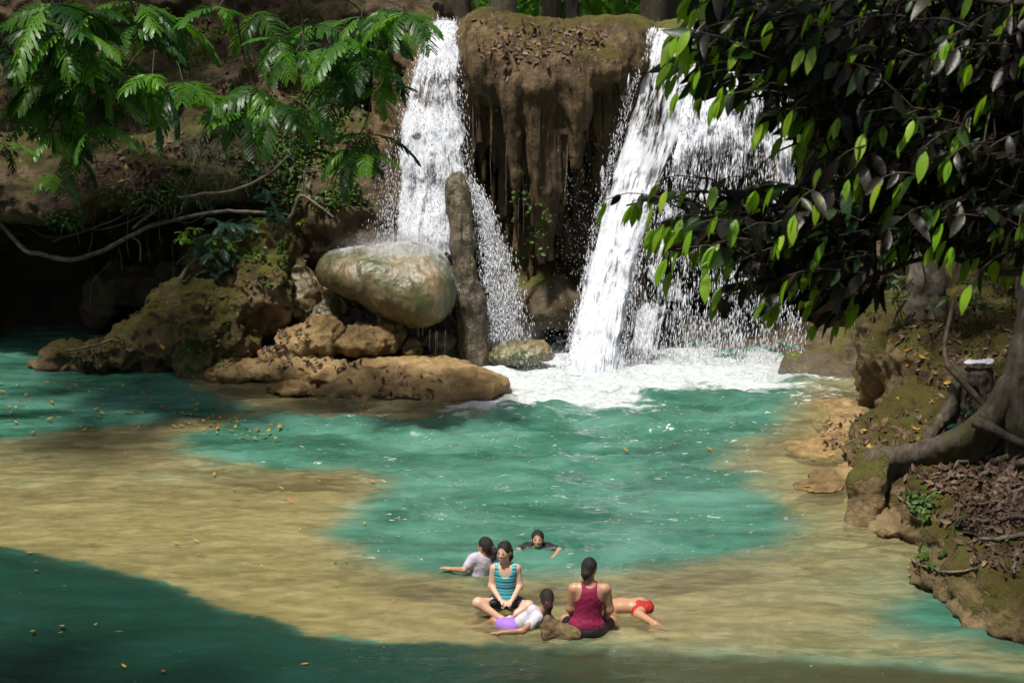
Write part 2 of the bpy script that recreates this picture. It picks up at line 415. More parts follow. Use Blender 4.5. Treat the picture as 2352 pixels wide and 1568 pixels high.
# pool bed: sandbar and shelves of pale travertine, deep green hollows between them
SANDBAR = wpoly([(-300, 1085), (0, 1094), (120, 1100), (300, 1085), (560, 1075), (800, 1070), (905, 1095), (898, 1125), (835, 1160), (800, 1215), (850, 1272), (950, 1300), (1100, 1318), (1300, 1312),
                 (1500, 1290), (1700, 1262), (1880, 1232), (1945, 1175), (2010, 1190), (2130, 1260), (2080, 1420), (2352, 1475), (2700, 1500), (2700, 1640), (2100, 1545), (1700, 1520), (1420, 1500), (1250, 1490),
                 (1080, 1482), (900, 1474), (700, 1456), (600, 1420), (430, 1372), (330, 1318), (180, 1290), (0, 1258), (-300, 1200)])
BAR_L = wpoly([(-300, 1010), (40, 1000), (150, 980), (300, 968), (420, 955), (560, 935), (640, 945), (520, 985), (450, 1010), (470, 1040), (600, 1078), (300, 1110), (-300, 1120)])
BAR_R = wpoly([(2300, 860), (1860, 880), (1840, 930), (1800, 1000), (1740, 1020), (1680, 1062), (1810, 1085), (1760, 1120), (1850, 1150), (1900, 1200), (1870, 1240), (2000, 1300), (2400, 1300)])
BAR_S = wpoly([(380, 850), (420, 890), (560, 935), (760, 962), (980, 958), (1140, 950), (1230, 900), (1100, 830), (500, 810)])
BAR_F = wpoly([(1050, 1478), (1300, 1498), (1700, 1530), (2352, 1560), (2600, 1800), (1200, 1800), (1000, 1640), (900, 1560)])
HOLLOW = wpoly([(2000, 1300), (2080, 1290), (2110, 1330), (2060, 1390), (1960, 1385), (1930, 1340)])
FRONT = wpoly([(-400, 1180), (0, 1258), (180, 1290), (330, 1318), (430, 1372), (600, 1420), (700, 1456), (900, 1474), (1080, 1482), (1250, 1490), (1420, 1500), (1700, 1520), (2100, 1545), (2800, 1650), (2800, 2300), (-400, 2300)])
def pool_depth(X, Y):
    P3 = np.stack([X, Y, np.zeros_like(X)], -1)
    n = fbm(P3, (1.1, 1.6, 1), 5, .55, 2.0); n2 = fbm(P3, (2.5, 4.5, 1), 5, .6, 8.0)
    deep = .85
    def lay(d, poly, dep, w0, w1):
        s = poly_sd(X, Y, poly) + n * .35 + n2 * .12
        return d + (dep - d) * sstep(w0, w1, s)
    d = np.full(X.shape, deep)
    d = lay(d, BAR_F, .30, -.6, 1.6)
    d = lay(d, BAR_L, .24, -.7, .8)
    d = lay(d, BAR_R, .17, -1.5, .6)
    d = lay(d, BAR_S, .24, -.5, .5)
    s = poly_sd(X, Y, SANDBAR) + n * .22 + n2 * .10
    sh = sstep(-1.3, -.5, poly_sd(X, Y, FRONT)) * sstep(1.0, -1.2, X)      # steep front edge, gentle slope towards the falls
    d = d + (.16 + .13 * sstep(.8, 4.5, X) + .05 * sstep(.1, .5, n) - d) * (sstep(-.08, .12, s) * sh + sstep(-1.0, .9, s) * (1 - sh))
    d = lay(d, HOLLOW, .36, -.6, .5)
    tex = np.minimum(0, fbm(P3, (1.0, 2.6, 1), 4, .6, 21.0) + .08)         # small hollows in the shelf
    d = d + np.abs(tex) * .16 * sstep(1.2, .2, d) - n2 * .025 * sstep(1.4, .2, d)
    return np.clip(d, .03, 2.0)
a = M_('pool_bed_travertine'); p = a.pos((1, 1.7, 1))
n1 = a.noise(p, .9, 8, .62, .6); n2 = a.noise(a.pos((1.0, 2.6, 1)), 1.6, 7, .6, 1.2)
n5 = a.noise(p, 6.0, 5, .6, .5); bedc = a.ramp(a.math('ADD', a.math('ADD', a.math('MULTIPLY', n1, .40), a.math('MULTIPLY', n2, .40)), a.math('MULTIPLY', n5, .20)), [(.36, (.12, .095, .042)), (.45, (.27, .215, .095)), (.53, (.36, .295, .14)), (.64, (.44, .37, .20))])
dpt = a.attr('depth'); bedc = a.mix(a.math('MULTIPLY', a.step(dpt, .2, .55), .7), bedc, (.50, .46, .30))
MAT['bed'] = a.done(a.bsdf(Base_Color=bedc, Roughness=.9, Normal=a.bump(n2, .25, .05)))
X, Y, Q = grid(-10.5, 11.5, 12.5, 36, .075)
pool_bed = obj('pool_bed', np_mesh('pool_bed', np.stack([X, Y, -pool_depth(X, Y)], -1), Q), MAT['bed']); vattr(pool_bed.data, 'depth', pool_depth(X, Y)); tag(pool_bed, kind='structure')

ROUGH_CLIFF = [(.32, .55, 3, 'f'), (.16, 1.5, 3, 'ridge'), (.07, 4.5, 3, 'f'), (.03, 11, 2, 'f')]
ROUGH_DRAPE = [(.22, (1.0, 1.0, .6), 3, 'f'), (.07, (4.5, 4.5, .55), 3, 'ridge'), (.035, (9, 9, 3), 3, 'f')]
ROUGH_SOFT = [(.15, 1.1, 3, 'f'), (.09, 2.6, 3, 'ridge'), (.04, 6, 3, 'f'), (.05, 4, 2, 'pit'), (.014, 15, 2, 'f')]
ROUGH_DOME = [(.07, 1.2, 2, 'f'), (.03, (3.0, 3.0, .9), 3, 'ridge'), (.018, (9, 9, 2.5), 3, 'f'), (.008, 15, 2, 'f')]
ROUGH_MOSS = [(.22, .9, 3, 'f'), (.15, 2.4, 3, 'ridge'), (.06, 6, 3, 'f'), (.06, 4, 2, 'pit'), (.025, 14, 2, 'f')]
ROUGH_CRAG = [(.035, 4, 3, 'ridge'), (.03, 9, 3, 'f'), (.02, 18, 3, 'f')]

def rock(name, blob, mat, specs, seed, label=None, cat='rock', kind=None, group=None, clip=None):
    v, q = blob.mesh(clip); v = rough(v, q, specs, seed)
    o = based(name, v, q, MAT[mat]); tag(o, label, None if kind else cat, group, kind); return o

# --- left cliff: hillside, overhanging shelf, cave under it
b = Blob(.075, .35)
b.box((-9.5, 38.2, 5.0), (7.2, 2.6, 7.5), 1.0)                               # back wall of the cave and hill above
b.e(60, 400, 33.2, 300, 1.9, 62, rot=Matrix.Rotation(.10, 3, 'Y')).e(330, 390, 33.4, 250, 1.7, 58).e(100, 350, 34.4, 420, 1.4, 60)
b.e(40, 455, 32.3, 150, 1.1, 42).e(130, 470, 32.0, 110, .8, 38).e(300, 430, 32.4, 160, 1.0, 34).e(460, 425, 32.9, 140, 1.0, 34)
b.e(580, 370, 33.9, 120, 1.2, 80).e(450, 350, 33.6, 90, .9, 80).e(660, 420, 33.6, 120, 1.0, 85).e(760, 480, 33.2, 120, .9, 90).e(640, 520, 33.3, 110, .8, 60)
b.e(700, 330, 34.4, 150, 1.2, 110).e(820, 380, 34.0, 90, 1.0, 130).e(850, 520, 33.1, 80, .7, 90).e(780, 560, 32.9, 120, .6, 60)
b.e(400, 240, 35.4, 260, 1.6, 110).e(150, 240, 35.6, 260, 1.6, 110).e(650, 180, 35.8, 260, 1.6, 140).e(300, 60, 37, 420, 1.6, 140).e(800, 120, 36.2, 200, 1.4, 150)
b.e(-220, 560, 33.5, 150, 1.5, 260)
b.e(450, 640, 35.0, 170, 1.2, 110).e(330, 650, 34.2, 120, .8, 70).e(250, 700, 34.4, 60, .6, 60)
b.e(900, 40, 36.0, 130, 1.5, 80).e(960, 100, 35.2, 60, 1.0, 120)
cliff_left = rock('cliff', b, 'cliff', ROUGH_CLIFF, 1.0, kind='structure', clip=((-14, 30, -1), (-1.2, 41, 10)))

# --- middle: travertine curtain between the falls
b = Blob(.055, .16)
b.e(1150, 130, 33.5, 105, 1.2, 82).e(1270, 150, 33.4, 150, 1.3, 76).e(1400, 150, 33.6, 110, 1.2, 66).e(1110, 170, 33.2, 55, .8, 90)
b.e(1235, 212, 32.4, 62, .5, 78).e(1175, 180, 32.6, 55, .5, 72).e(1318, 228, 32.3, 42, .45, 88).e(1110, 150, 32.9, 50, .5, 60).e(1440, 110, 33.4, 60, .8, 60).e(1120, 95, 33.6, 70, 1.0, 66).e(1275, 190, 32.5, 50, .4, 60).e(1290, 170, 32.7, 90, .6, 60)
b.e(1420, 170, 33.5, 55, .8, 110).e(1395, 240, 33.6, 40, .5, 120)
for x, y0, y1, w0, w1, yy in [(1181, 200, 420, 26, 12, 32.2), (1186, 400, 580, 12, 5, 32.25), (1236, 210, 460, 32, 15, 32.05), (1240, 440, 600, 15, 6, 32.15), (1270, 200, 440, 28, 18, 32.15), (1264, 430, 590, 18, 7, 32.2), (1318, 250, 380, 26, 9, 32.05), (1128, 190, 360, 16, 7, 32.5), (1098, 170, 330, 18, 8, 32.8), (1208, 190, 330, 12, 4, 32.5),
                              (1300, 250, 470, 9, 3, 32.35), (1314, 190, 275, 24, 20, 32.4), (1345, 180, 330, 20, 7, 32.8), (1160, 180, 300, 10, 3, 32.6), (1142, 190, 260, 8, 3, 32.7),
                              (1078, 160, 430, 20, 9, 33.2), (1375, 200, 440, 18, 8, 33.5), (1410, 200, 420, 18, 6, 33.6), (1440, 150, 330, 18, 8, 33.5), (1226, 280, 520, 9, 4, 32.4), (1252, 300, 540, 8, 4, 32.45), (1282, 260, 520, 9, 3, 32.7),
                              (1098, 180, 520, 12, 5, 33.5), (1118, 190, 470, 9, 4, 33.4), (1134, 200, 560, 10, 4, 33.5), (1152, 200, 600, 12, 5, 33.4), (1170, 240, 640, 12, 5, 33.3), (1214, 240, 640, 16, 6, 33.3), (1222, 420, 660, 8, 5, 33.4), (1244, 300, 640, 18, 7, 33.4), (1290, 220, 600, 12, 5, 33.4), (1318, 260, 560, 12, 4, 33.5), (1335, 240, 420, 14, 5, 33.3), (1358, 200, 520, 14, 5, 33.8), (1392, 220, 560, 14, 6, 34.0), (1425, 200, 480, 14, 5, 34.0)]:
    dx = (x * 7919 % 13) - 6
    b.cap(V(x, y0, yy), V(x + dx, y1, yy + .1), w0 * S(33), w1 * S(33), .10)
b.e(1190, 76, 34.6, 150, 1.6, 34).e(1350, 96, 34.6, 190, 1.4, 38)
# slope under the left fall and the lip under the right fall
b.e(1010, 110, 35.0, 50, 1.3, 55).chain([V(1010, 110, 34.2), V(985, 300, 33.6), V(975, 560, 33.2)], [.55, .62, .7], .3)
b.cap(V(885, 190, 33.6), V(880, 470, 33.2), .24, .34, .2).cap(V(868, 300, 33.4), V(872, 520, 33.1), .12, .2, .1)
b.e(1560, 165, 34.9, 130, 1.3, 85).e(1700, 172, 34.9, 150, 1.3, 85).e(1850, 180, 34.9, 150, 1.3, 105).e(1980, 210, 34.9, 150, 1.3, 140)
b.chain([V(1510, 150, 34.4), V(1470, 350, 33.7), V(1420, 700, 32.6), V(1400, 850, 32.2)], [.5, .55, .6, .6], .3)
for i, x in enumerate(range(1600, 1800, 34)):
    b.cap(V(x, 150, 33.7), V(x + 12, 380 + (i * 37) % 70, 33.9), .17, .07, .12)
curtain = rock('travertine_curtain', b, 'drape', ROUGH_DRAPE, 4.0, kind='structure', clip=((-4, 31, -.6), (9, 37, 7.6)))

b = Blob(.085, .3)
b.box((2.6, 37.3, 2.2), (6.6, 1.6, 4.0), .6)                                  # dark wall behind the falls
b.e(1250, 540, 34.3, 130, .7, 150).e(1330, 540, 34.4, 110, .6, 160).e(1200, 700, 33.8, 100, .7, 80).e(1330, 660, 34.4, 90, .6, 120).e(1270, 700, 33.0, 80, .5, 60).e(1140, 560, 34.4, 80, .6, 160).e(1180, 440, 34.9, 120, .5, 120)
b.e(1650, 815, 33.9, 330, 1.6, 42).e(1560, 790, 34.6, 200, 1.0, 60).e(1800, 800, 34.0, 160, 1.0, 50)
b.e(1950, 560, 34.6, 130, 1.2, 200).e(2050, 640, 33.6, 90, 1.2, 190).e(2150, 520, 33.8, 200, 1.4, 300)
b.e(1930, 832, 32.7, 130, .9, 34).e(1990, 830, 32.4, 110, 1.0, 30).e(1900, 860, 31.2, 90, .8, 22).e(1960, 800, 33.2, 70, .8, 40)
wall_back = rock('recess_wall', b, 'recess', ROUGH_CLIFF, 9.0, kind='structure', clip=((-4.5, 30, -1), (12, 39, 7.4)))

# top of the falls: stream bed and mounds behind the lip
b = Blob(.09, .3)
b.e(1400, 72, 37, 95, 1.6, 32).e(1330, 84, 37.6, 100, 1.4, 26).e(1480, 92, 37.2, 120, 1.4, 20).e(1180, 86, 36.6, 120, 1.5, 28).e(1090, 95, 36.2, 100, 1.2, 32)
b.e(1700, 100, 37.5, 400, 2.5, 20).e(2000, 80, 37, 250, 2, 40).e(1600, 90, 39.5, 200, 1.5, 22)
rock('streamside_mounds', b, 'mossy', ROUGH_SOFT, 3.0, kind='structure')

# --- right bank
b = Blob(.065, .22)
for q in [(2120, 830, 27.8, 130, 1.4, 105), (2050, 880, 28.6, 75, .9, 75), (2230, 770, 28.8, 180, 2.0, 100), (2150, 910, 27.0, 120, 1.0, 50), (2040, 760, 29.3, 70, 1.0, 90), (2250, 850, 27.0, 150, 1.3, 60), (2090, 930, 27.2, 80, .8, 40),
          (2080, 1010, 25.8, 120, 1.2, 36), (2180, 1000, 25.2, 170, 1.4, 70),
          (2010, 1060, 24.8, 80, .9, 30),
          (2230, 1140, 22.6, 190, 1.5, 85), (2110, 1150, 22.5, 80, .7, 75), (2060, 1205, 22.0, 70, .5, 30), (2150, 1225, 21.6, 90, .6, 40),
          (2330, 1230, 21.0, 230, 1.6, 120), (2215, 1250, 20.6, 95, .7, 100), (2180, 1330, 19.9, 95, .7, 60), (2290, 1330, 19.7, 160, 1.0, 95), (2400, 1400, 18.9, 200, 1.2, 80), (2280, 1400, 19.0, 110, .6, 30),
          (2420, 1080, 23.5, 260, 2.0, 150), (2420, 900, 26.5, 260, 2.4, 170), (2480, 1250, 20.5, 200, 2, 170)]:
    b.e(*q)
b.e(2140, 1165, 21.7, 45, .25, 25, op=-1, k=.1)
bank = rock('bank', b, 'bank', ROUGH_MOSS, 5.0, kind='structure', clip=((3, 15, -.7), (13, 33, 5)))
b = Blob(.11, .4)                                                             # slope behind the right bank
b.e(2300, 560, 31.5, 200, 2.0, 230).e(2500, 500, 30, 250, 3, 300).e(2150, 560, 32.6, 120, 1.6, 180).e(2400, 250, 33.5, 400, 2.5, 300).e(2080, 330, 34.6, 160, 1.5, 250).e(2250, 700, 30.2, 160, 1.4, 80)
rock('slope', b, 'cliff', ROUGH_CLIFF, 6.0, kind='structure', clip=((5, 26, -1), (17, 38, 9)))

# --- boulders, each its own rock
b = Blob(.045, .22)
b.e(590, 590, 32.2, 95, .7, 82).e(470, 590, 32.3, 40, .5, 60).e(600, 680, 31.6, 80, .7, 95).e(480, 730, 31.5, 130, .8, 95).e(380, 780, 31.4, 140, .7, 68).e(250, 815, 31.4, 150, .6, 38).e(140, 838, 31.4, 70, .4, 18).e(510, 790, 31.0, 85, .6, 75).e(470, 835, 30.8, 60, .4, 40)
b.e(385, 850, 30.6, 38, .5, 32, op=-1, k=.08).e(335, 856, 30.6, 20, .4, 22, op=-1, k=.06)
mossy_boulder = rock('mossy_boulder', b, 'mossy', ROUGH_MOSS, 12.0, 'largest rock, olive-brown and mossy, tapering into the pool in front of the cave')
b = Blob(.04, .2)
b.e(880, 630, 31.4, 140, .95, 64).e(965, 668, 31.1, 80, .85, 84).e(800, 618, 31.5, 72, .7, 44).e(900, 670, 31.0, 80, .65, 62).e(850, 636, 31.1, 80, .65, 50).e(930, 610, 31.5, 80, .8, 46)
wet_boulder = rock('wet_boulder', b, 'wet', ROUGH_DOME, 15.0, 'big rounded wet boulder streaked with green algae under the smaller fall')
b = Blob(.035, .15)
b.chain([V(1045, 430, 31.9), V(1062, 560, 31.7), V(1078, 700, 31.5), V(1085, 860, 31.3)], [.16, .23, .28, .29], .15).e(1050, 455, 31.88, 24, .22, 62).cap(V(1105, 740, 31.4), V(1100, 850, 31.3), .14, .2)
rock('rock_pillar', b, 'wetdark', [(.09, (1.8, 1.8, .9), 3, 'f'), (.05, (5, 5, 1), 3, 'ridge'), (.02, 12, 3, 'f')], 17.0, 'tall narrow upright rock standing in the smaller waterfall')
def small_rock(name, prims, mat, seed, label, specs=None, h=.035, k=.14):
    b = Blob(h, k)
    for q in prims: b.e(*q)
    return rock(name, b, mat, specs or ROUGH_SOFT, seed, label)
small_rock('round_boulder', [(700, 785, 30.9, 82, .6, 42), (745, 765, 31.0, 45, .45, 34), (650, 815, 30.8, 60, .5, 30)], 'tan', 21, 'sloping tan boulder with dark dead leaves, beside the mossy boulder')
small_rock('round_boulder', [(845, 785, 30.9, 80, .6, 38), (890, 775, 31.0, 42, .5, 32)], 'tan', 22, 'low round greenish-rimmed boulder directly beneath the big wet boulder')
small_rock('round_boulder', [(945, 805, 31.0, 26, .3, 24)], 'tan', 23, 'smallest dull rock at the foot of the big wet boulder, by its drips', h=.03)
small_rock('wet_ledge', [(880, 760, 31.9, 190, .7, 60), (980, 790, 31.6, 90, .5, 45), (780, 740, 31.9, 90, .5, 60)], 'wetdark', 20, 'dark dripping ledge set back under the big wet boulder', ROUGH_MOSS, h=.045)
small_rock('wet_stone', [(700, 690, 31.9, 42, .4, 50), (690, 640, 32.2, 40, .4, 46)], 'wet', 24, 'glistening brown stone wedged between the mossy boulder and the big wet boulder')
small_rock('wet_stone', [(765, 705, 31.9, 48, .5, 44), (750, 740, 31.5, 40, .4, 30), (810, 700, 32.2, 60, .5, 50)], 'wet', 25, 'pale wet stone under the overhang of the big wet boulder')
small_rock('flat_ledge', [(900, 862, 30.0, 190, .8, 32), (1010, 878, 29.7, 120, .8, 40), (1090, 890, 29.4, 80, .6, 34), (930, 898, 29.3, 130, .5, 24), (1000, 845, 30.3, 95, .5, 20), (830, 880, 29.7, 90, .5, 30), (1020, 910, 29.1, 90, .4, 18)], 'tan', 26,
           'broad smooth tan rock ledge jutting into the white foam', [(.09, 1.2, 3, 'f'), (.07, 2.2, 3, 'ridge'), (.07, 2.6, 3, 'pit'), (.02, 8, 3, 'f')], h=.03, k=.05)
small_rock('flat_ledge', [(560, 850, 30.6, 105, .6, 24), (690, 850, 30.4, 90, .6, 34), (640, 845, 30.6, 60, .5, 30), (770, 860, 30.2, 55, .5, 30), (470, 858, 30.6, 60, .3, 14)], 'tan', 27,
           'low brown ledge strewn with wet dark leaves below the mossy boulder', [(.09, 1.6, 3, 'f'), (.07, 2.6, 3, 'ridge'), (.07, 3, 3, 'pit'), (.02, 9, 3, 'f')], h=.03, k=.05)
small_rock('flat_stone', [(672, 890, 29.5, 60, .35, 11)], 'tan', 28, 'small smooth sandy stone just breaking the water in front of the ledges', h=.03)
small_rock('flat_stone', [(790, 900, 29.3, 90, .35, 15), (860, 915, 29.1, 90, .3, 12)], 'tan', 29, 'long low sandy stone at the waterline before the broad ledge', h=.03)
small_rock('splashed_rock', [(1195, 812, 31.4, 78, .5, 30)], 'wet', 30, 'rounded brown rock washed over by white water between the two falls', h=.03)
FLAT = [(.05, 1.3, 3, 'f'), (.05, 3, 3, 'ridge'), (.05, 3, 2, 'pit'), (.02, 8, 3, 'f')]
small_rock('flat_ledge', [(1950, 948, 28.4, 125, 1.0, 14), (2010, 975, 27.4, 120, .9, 18), (1925, 975, 27.6, 60, .5, 10)], 'tan', 34, 'low wet brown ledge on the right shore, closest to the falls', FLAT, k=.06)
small_rock('flat_ledge', [(1905, 1028, 26.0, 105, .7, 11), (1980, 1012, 26.2, 120, .8, 18), (2030, 1035, 25.4, 90, .6, 20)], 'tan', 35, 'low tan ledge with yellow leaves in the middle of the right shore', FLAT, k=.06)
small_rock('flat_ledge', [(1880, 1116, 23.8, 62, .35, 8), (1925, 1100, 24.2, 70, .45, 13), (1965, 1085, 24.5, 60, .4, 16)], 'tan', 36, 'small undercut tan ledge lapped by water beside the buttress root', FLAT, h=.03, k=.06)
cr = Blob(.016, .06)
cr.e(1288, 1452, 18.2, 36, .13, 14).e(1267, 1440, 18.2, 15, .10, 18).e(1257, 1424, 18.2, 8, .06, 14).e(1312, 1454, 18.15, 24, .1, 16).e(1290, 1440, 18.2, 16, .09, 12).e(1254, 1455, 18.15, 18, .08, 14)
rock('craggy_rock', cr, 'mossy', ROUGH_CRAG, 31.0, 'small pitted craggy rock between the child and the maroon tank top')
# ------------------------------------------------------------------ pool water
FOAM = wpoly([(1090, 850), (1120, 815), (1300, 800), (1420, 795), (1560, 800), (1700, 810), (1840, 835), (1860, 868), (1840, 885), (1700, 888), (1560, 892), (1450, 905), (1330, 918), (1220, 915), (1120, 938), (1060, 935), (1170, 905), (1110, 872)])
X, Y, Q = grid(-10.4, 10.2, 13.0, 35.5, .05)
P3 = np.stack([X, Y, np.zeros_like(X)], -1)
dep = pool_depth(X, Y)
fs = poly_sd(X, Y, FOAM)
fn = fbm(P3, (1.2, 2.6, 1), 5, .6, 3.0); fn2 = fbm(P3, (3.5, 9, 1), 4, .6, 5.0)
foam = sstep(-1.3, 1.3, fs + fn * 1.2 + fn2 * .4 - .35 * sstep(1.5, 5.0, X))
outer = sstep(-4.5, -.1, fs) * sstep(-5.5, -4.0, X * 0 - 0)                     # trailing flecks
foam_glint = np.maximum(outer * sstep(-.1, .4, fn2 + .35 * fn), .75 * sstep(.15, .4, dep) * sstep(-.05, .4, fn2 + .2 * fn) * sstep(-11.5, -6, fs) * sstep(-5.5, -2, X))  # flecks trailing from the foam, plus sun glints painted white over the open pool
turb = .25 + 1.0 * sstep(-7, .2, fs)
near = sstep(.08, .5, dep)
cen = np.exp(-((X - .9) ** 2) / 9.0)
wave = fbm(P3, (.9, 2.4, 1), 3, .5, 31.0) * .10 + fbm(P3, (2.2, 4.6, 1), 3, .55, 33.0) * .065 + fbm(P3, (7, 15, 1), 2, .5, 35.0) * .010
Z = wave * (.30 + 1.0 * turb * near) + np.maximum(0, fbm(P3, (2.2, 3.0, 1), 4, .6, 37.0) + .25) * .16 * foam * sstep(-.3, .9, fs)
for px_, py_, am in [(1160, 1390, .014), (1350, 1450, .014), (1215, 1452, .012), (1095, 1312, .014), (1236, 1262, .020), (1455, 1418, .014), (1290, 1462, .010)]:   # ripples spreading from the bathers
    c_ = W(px_, py_); rr0 = np.hypot(X - c_[0], Y - c_[1]); Z = Z + am * np.sin(rr0 * 24 + fn * 3) * np.exp(-rr0 * 1.5)
me = np_mesh('pool_water', np.stack([X, Y, Z], -1), Q)
vattr(me, 'depth', dep); vattr(me, 'foam', np.clip(foam, 0, 1)); vattr(me, 'foam_glint', foam_glint); vattr(me, 'front', sstep(-.30, .10, poly_sd(X, Y, FRONT) + fn * .25)); vattr(me, 'murk', sstep(-1.2, 2.2, X))
a = M_('turquoise_water'); p = a.pos((1, 2.3, 1))
d = a.attr('depth'); fo = a.attr('foam'); fk = a.attr('foam_glint')
opa = a.math('SUBTRACT', 1.0, a.math('POWER', 2.718, a.math('MULTIPLY', a.math('MAXIMUM', a.math('SUBTRACT', d, .07), 0.0), -4.6)))
n1 = a.noise(p, 4.0, 5, .6, .4); n2 = a.noise(p, 16, 3, .55, .3); nl = a.noise(a.pos((.6, 1.5, 1)), .8, 6, .65, .5)
bmp = a.bump(a.math('ADD', a.math('MULTIPLY', n1, .7), a.math('MULTIPLY', n2, .2)), .45, .06)
body = a.ramp(nl, [(.36, (.024, .090, .060)), (.5, (.050, .160, .112)), (.64, (.09, .23, .175))])
body = a.mix(a.step(d, .16, .60), a.mix(a.step(a.math('ADD', a.math('MULTIPLY', a.noise(a.pos((.9, 2.4, 1)), 1.3, 7, .62, 1.3), .7), a.math('MULTIPLY', a.noise(a.pos((1, 2.4, 1)), 5.0, 5, .6, .6), .3)), .38, .64), (.175, .15, .064), (.40, .34, .17)), body)      # thin water over the pale bed scatters the bed's own colour
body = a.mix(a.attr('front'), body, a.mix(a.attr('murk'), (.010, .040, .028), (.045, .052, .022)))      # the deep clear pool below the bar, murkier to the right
dif = a.n('ShaderNodeBsdfDiffuse', {'Color': body, 'Normal': bmp})
tr = a.n('ShaderNodeBsdfTransparent', {'Color': (.93, .96, .87)})
under = a.mixs(opa, tr, dif)
gl = a.n('ShaderNodeBsdfGlossy', {'Color': (1, 1, 1), 'Roughness': .035, 'Normal': bmp})
fr = a.n('ShaderNodeFresnel', {'IOR': 1.33, 'Normal': bmp})
wat = a.mixs(a.math('MULTIPLY', fr.outputs[0], .9), under, gl)
fnz = a.noise(a.pos((1, 2.6, 1)), 5.5, 6, .68, 1.0); fnf = a.noise(a.pos((1, 2.0, 1)), 22, 4, .65)
fmask = a.step(a.math('ADD', a.math('MULTIPLY', fo, 1.15), a.math('ADD', a.math('MULTIPLY', fnz, .55), a.math('MULTIPLY', fnf, .25))), .60, 1.02)
fg = a.noise(a.pos((1, 2.6, 1)), 7.5, 4, .6, .8); fkm = a.math('MULTIPLY', a.step(a.math('ADD', a.math('MULTIPLY', fk, .22), fg), .705, .77), .85)
fm = a.math('MAXIMUM', fmask, fkm)
white = a.n('ShaderNodeBsdfDiffuse', {'Color': a.ramp(a.math('ADD', a.math('MULTIPLY', fnz, .6), a.math('MULTIPLY', fnf, .4)), [(.38, (.50, .63, .63)), (.50, (.77, .82, .84)), (.60, (.88, .90, .92))]), 'Normal': a.bump(a.math('ADD', fnz, a.math('MULTIPLY', fnf, .6)), .9, .10)})
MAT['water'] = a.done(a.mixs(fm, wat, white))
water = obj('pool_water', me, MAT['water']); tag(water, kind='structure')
# ------------------------------------------------------------------ waterfalls: layered sheets, drops and spray
def white_mat(name, us, vs_, clump, thr, soft=.16, bmp=.35, op_=1.0):
    """broken white water: strands and clots with gaps, from the sheet's own metres across (u) and down (v)"""
    a = M_(name); uv = a.n('ShaderNodeUVMap').outputs[0]
    def sc(x, y):
        nd = a.n('ShaderNodeVectorMath', operation='MULTIPLY'); a.set(nd.inputs[0], uv); nd.inputs[1].default_value = (x, y, 1); return nd.outputs[0]
    n1 = a.noise(sc(us, vs_), 1.0, 5, .62, .6); n2 = a.noise(sc(us * 2.6, vs_ * 2.4), 1.0, 4, .6, .8); n3 = a.noise(sc(clump, clump * .55), 1.0, 5, .65, 1.0)
    v = a.math('ADD', a.math('ADD', a.math('MULTIPLY', n1, .5), a.math('MULTIPLY', n2, .3)), a.math('MULTIPLY', n3, .45))
    m = a.step(a.math('ADD', v, a.attr('den')), thr, thr + soft)
    va = a.n('ShaderNodeVectorMath', operation='ADD'); a.set(va.inputs[0], a.bump(v, bmp, .04)); va.inputs[1].default_value = (-.1, -.25, .95)      # aerated water scatters light from every side
    vn = a.n('ShaderNodeVectorMath', operation='NORMALIZE'); a.set(vn.inputs[0], va.outputs[0])
    wc = a.ramp(v, [(.46, (.46, .52, .60)), (.60, (.72, .76, .83)), (.74, (.86, .88, .93))])
    d = a.n('ShaderNodeBsdfDiffuse', {'Color': wc, 'Normal': vn.outputs[0]}); t = a.n('ShaderNodeBsdfTranslucent', {'Color': (.86, .89, .95)})
    w = a.mixs(.35, d, t); tr = a.n('ShaderNodeBsdfTransparent')
    return a.done(a.mixs(a.math('MULTIPLY', m, op_), tr, w))
MAT['fall_clot'] = white_mat('clotted_white_water', 7.0, 2.4, 4.5, .88)
MAT['fall_dense'] = white_mat('dense_white_water', 9.0, 1.1, 3.5, .80)
MAT['fall_strand'] = white_mat('stranded_white_water', 15.0, .8, 4.0, .90, .12)
MAT['fall_fine'] = white_mat('fine_white_water', 26.0, 1.6, 7.0, .90, .12)
MAT['film'] = white_mat('thin_water_film', 20.0, 2.2, 4.0, .70, .5, .2, .42)
a = M_('water_drops'); MAT['drop'] = a.done(a.mixs(.3, a.n('ShaderNodeBsdfDiffuse', {'Color': (.88, .90, .96)}), a.n('ShaderNodeBsdfTranslucent', {'Color': (.88, .9, .96)})))

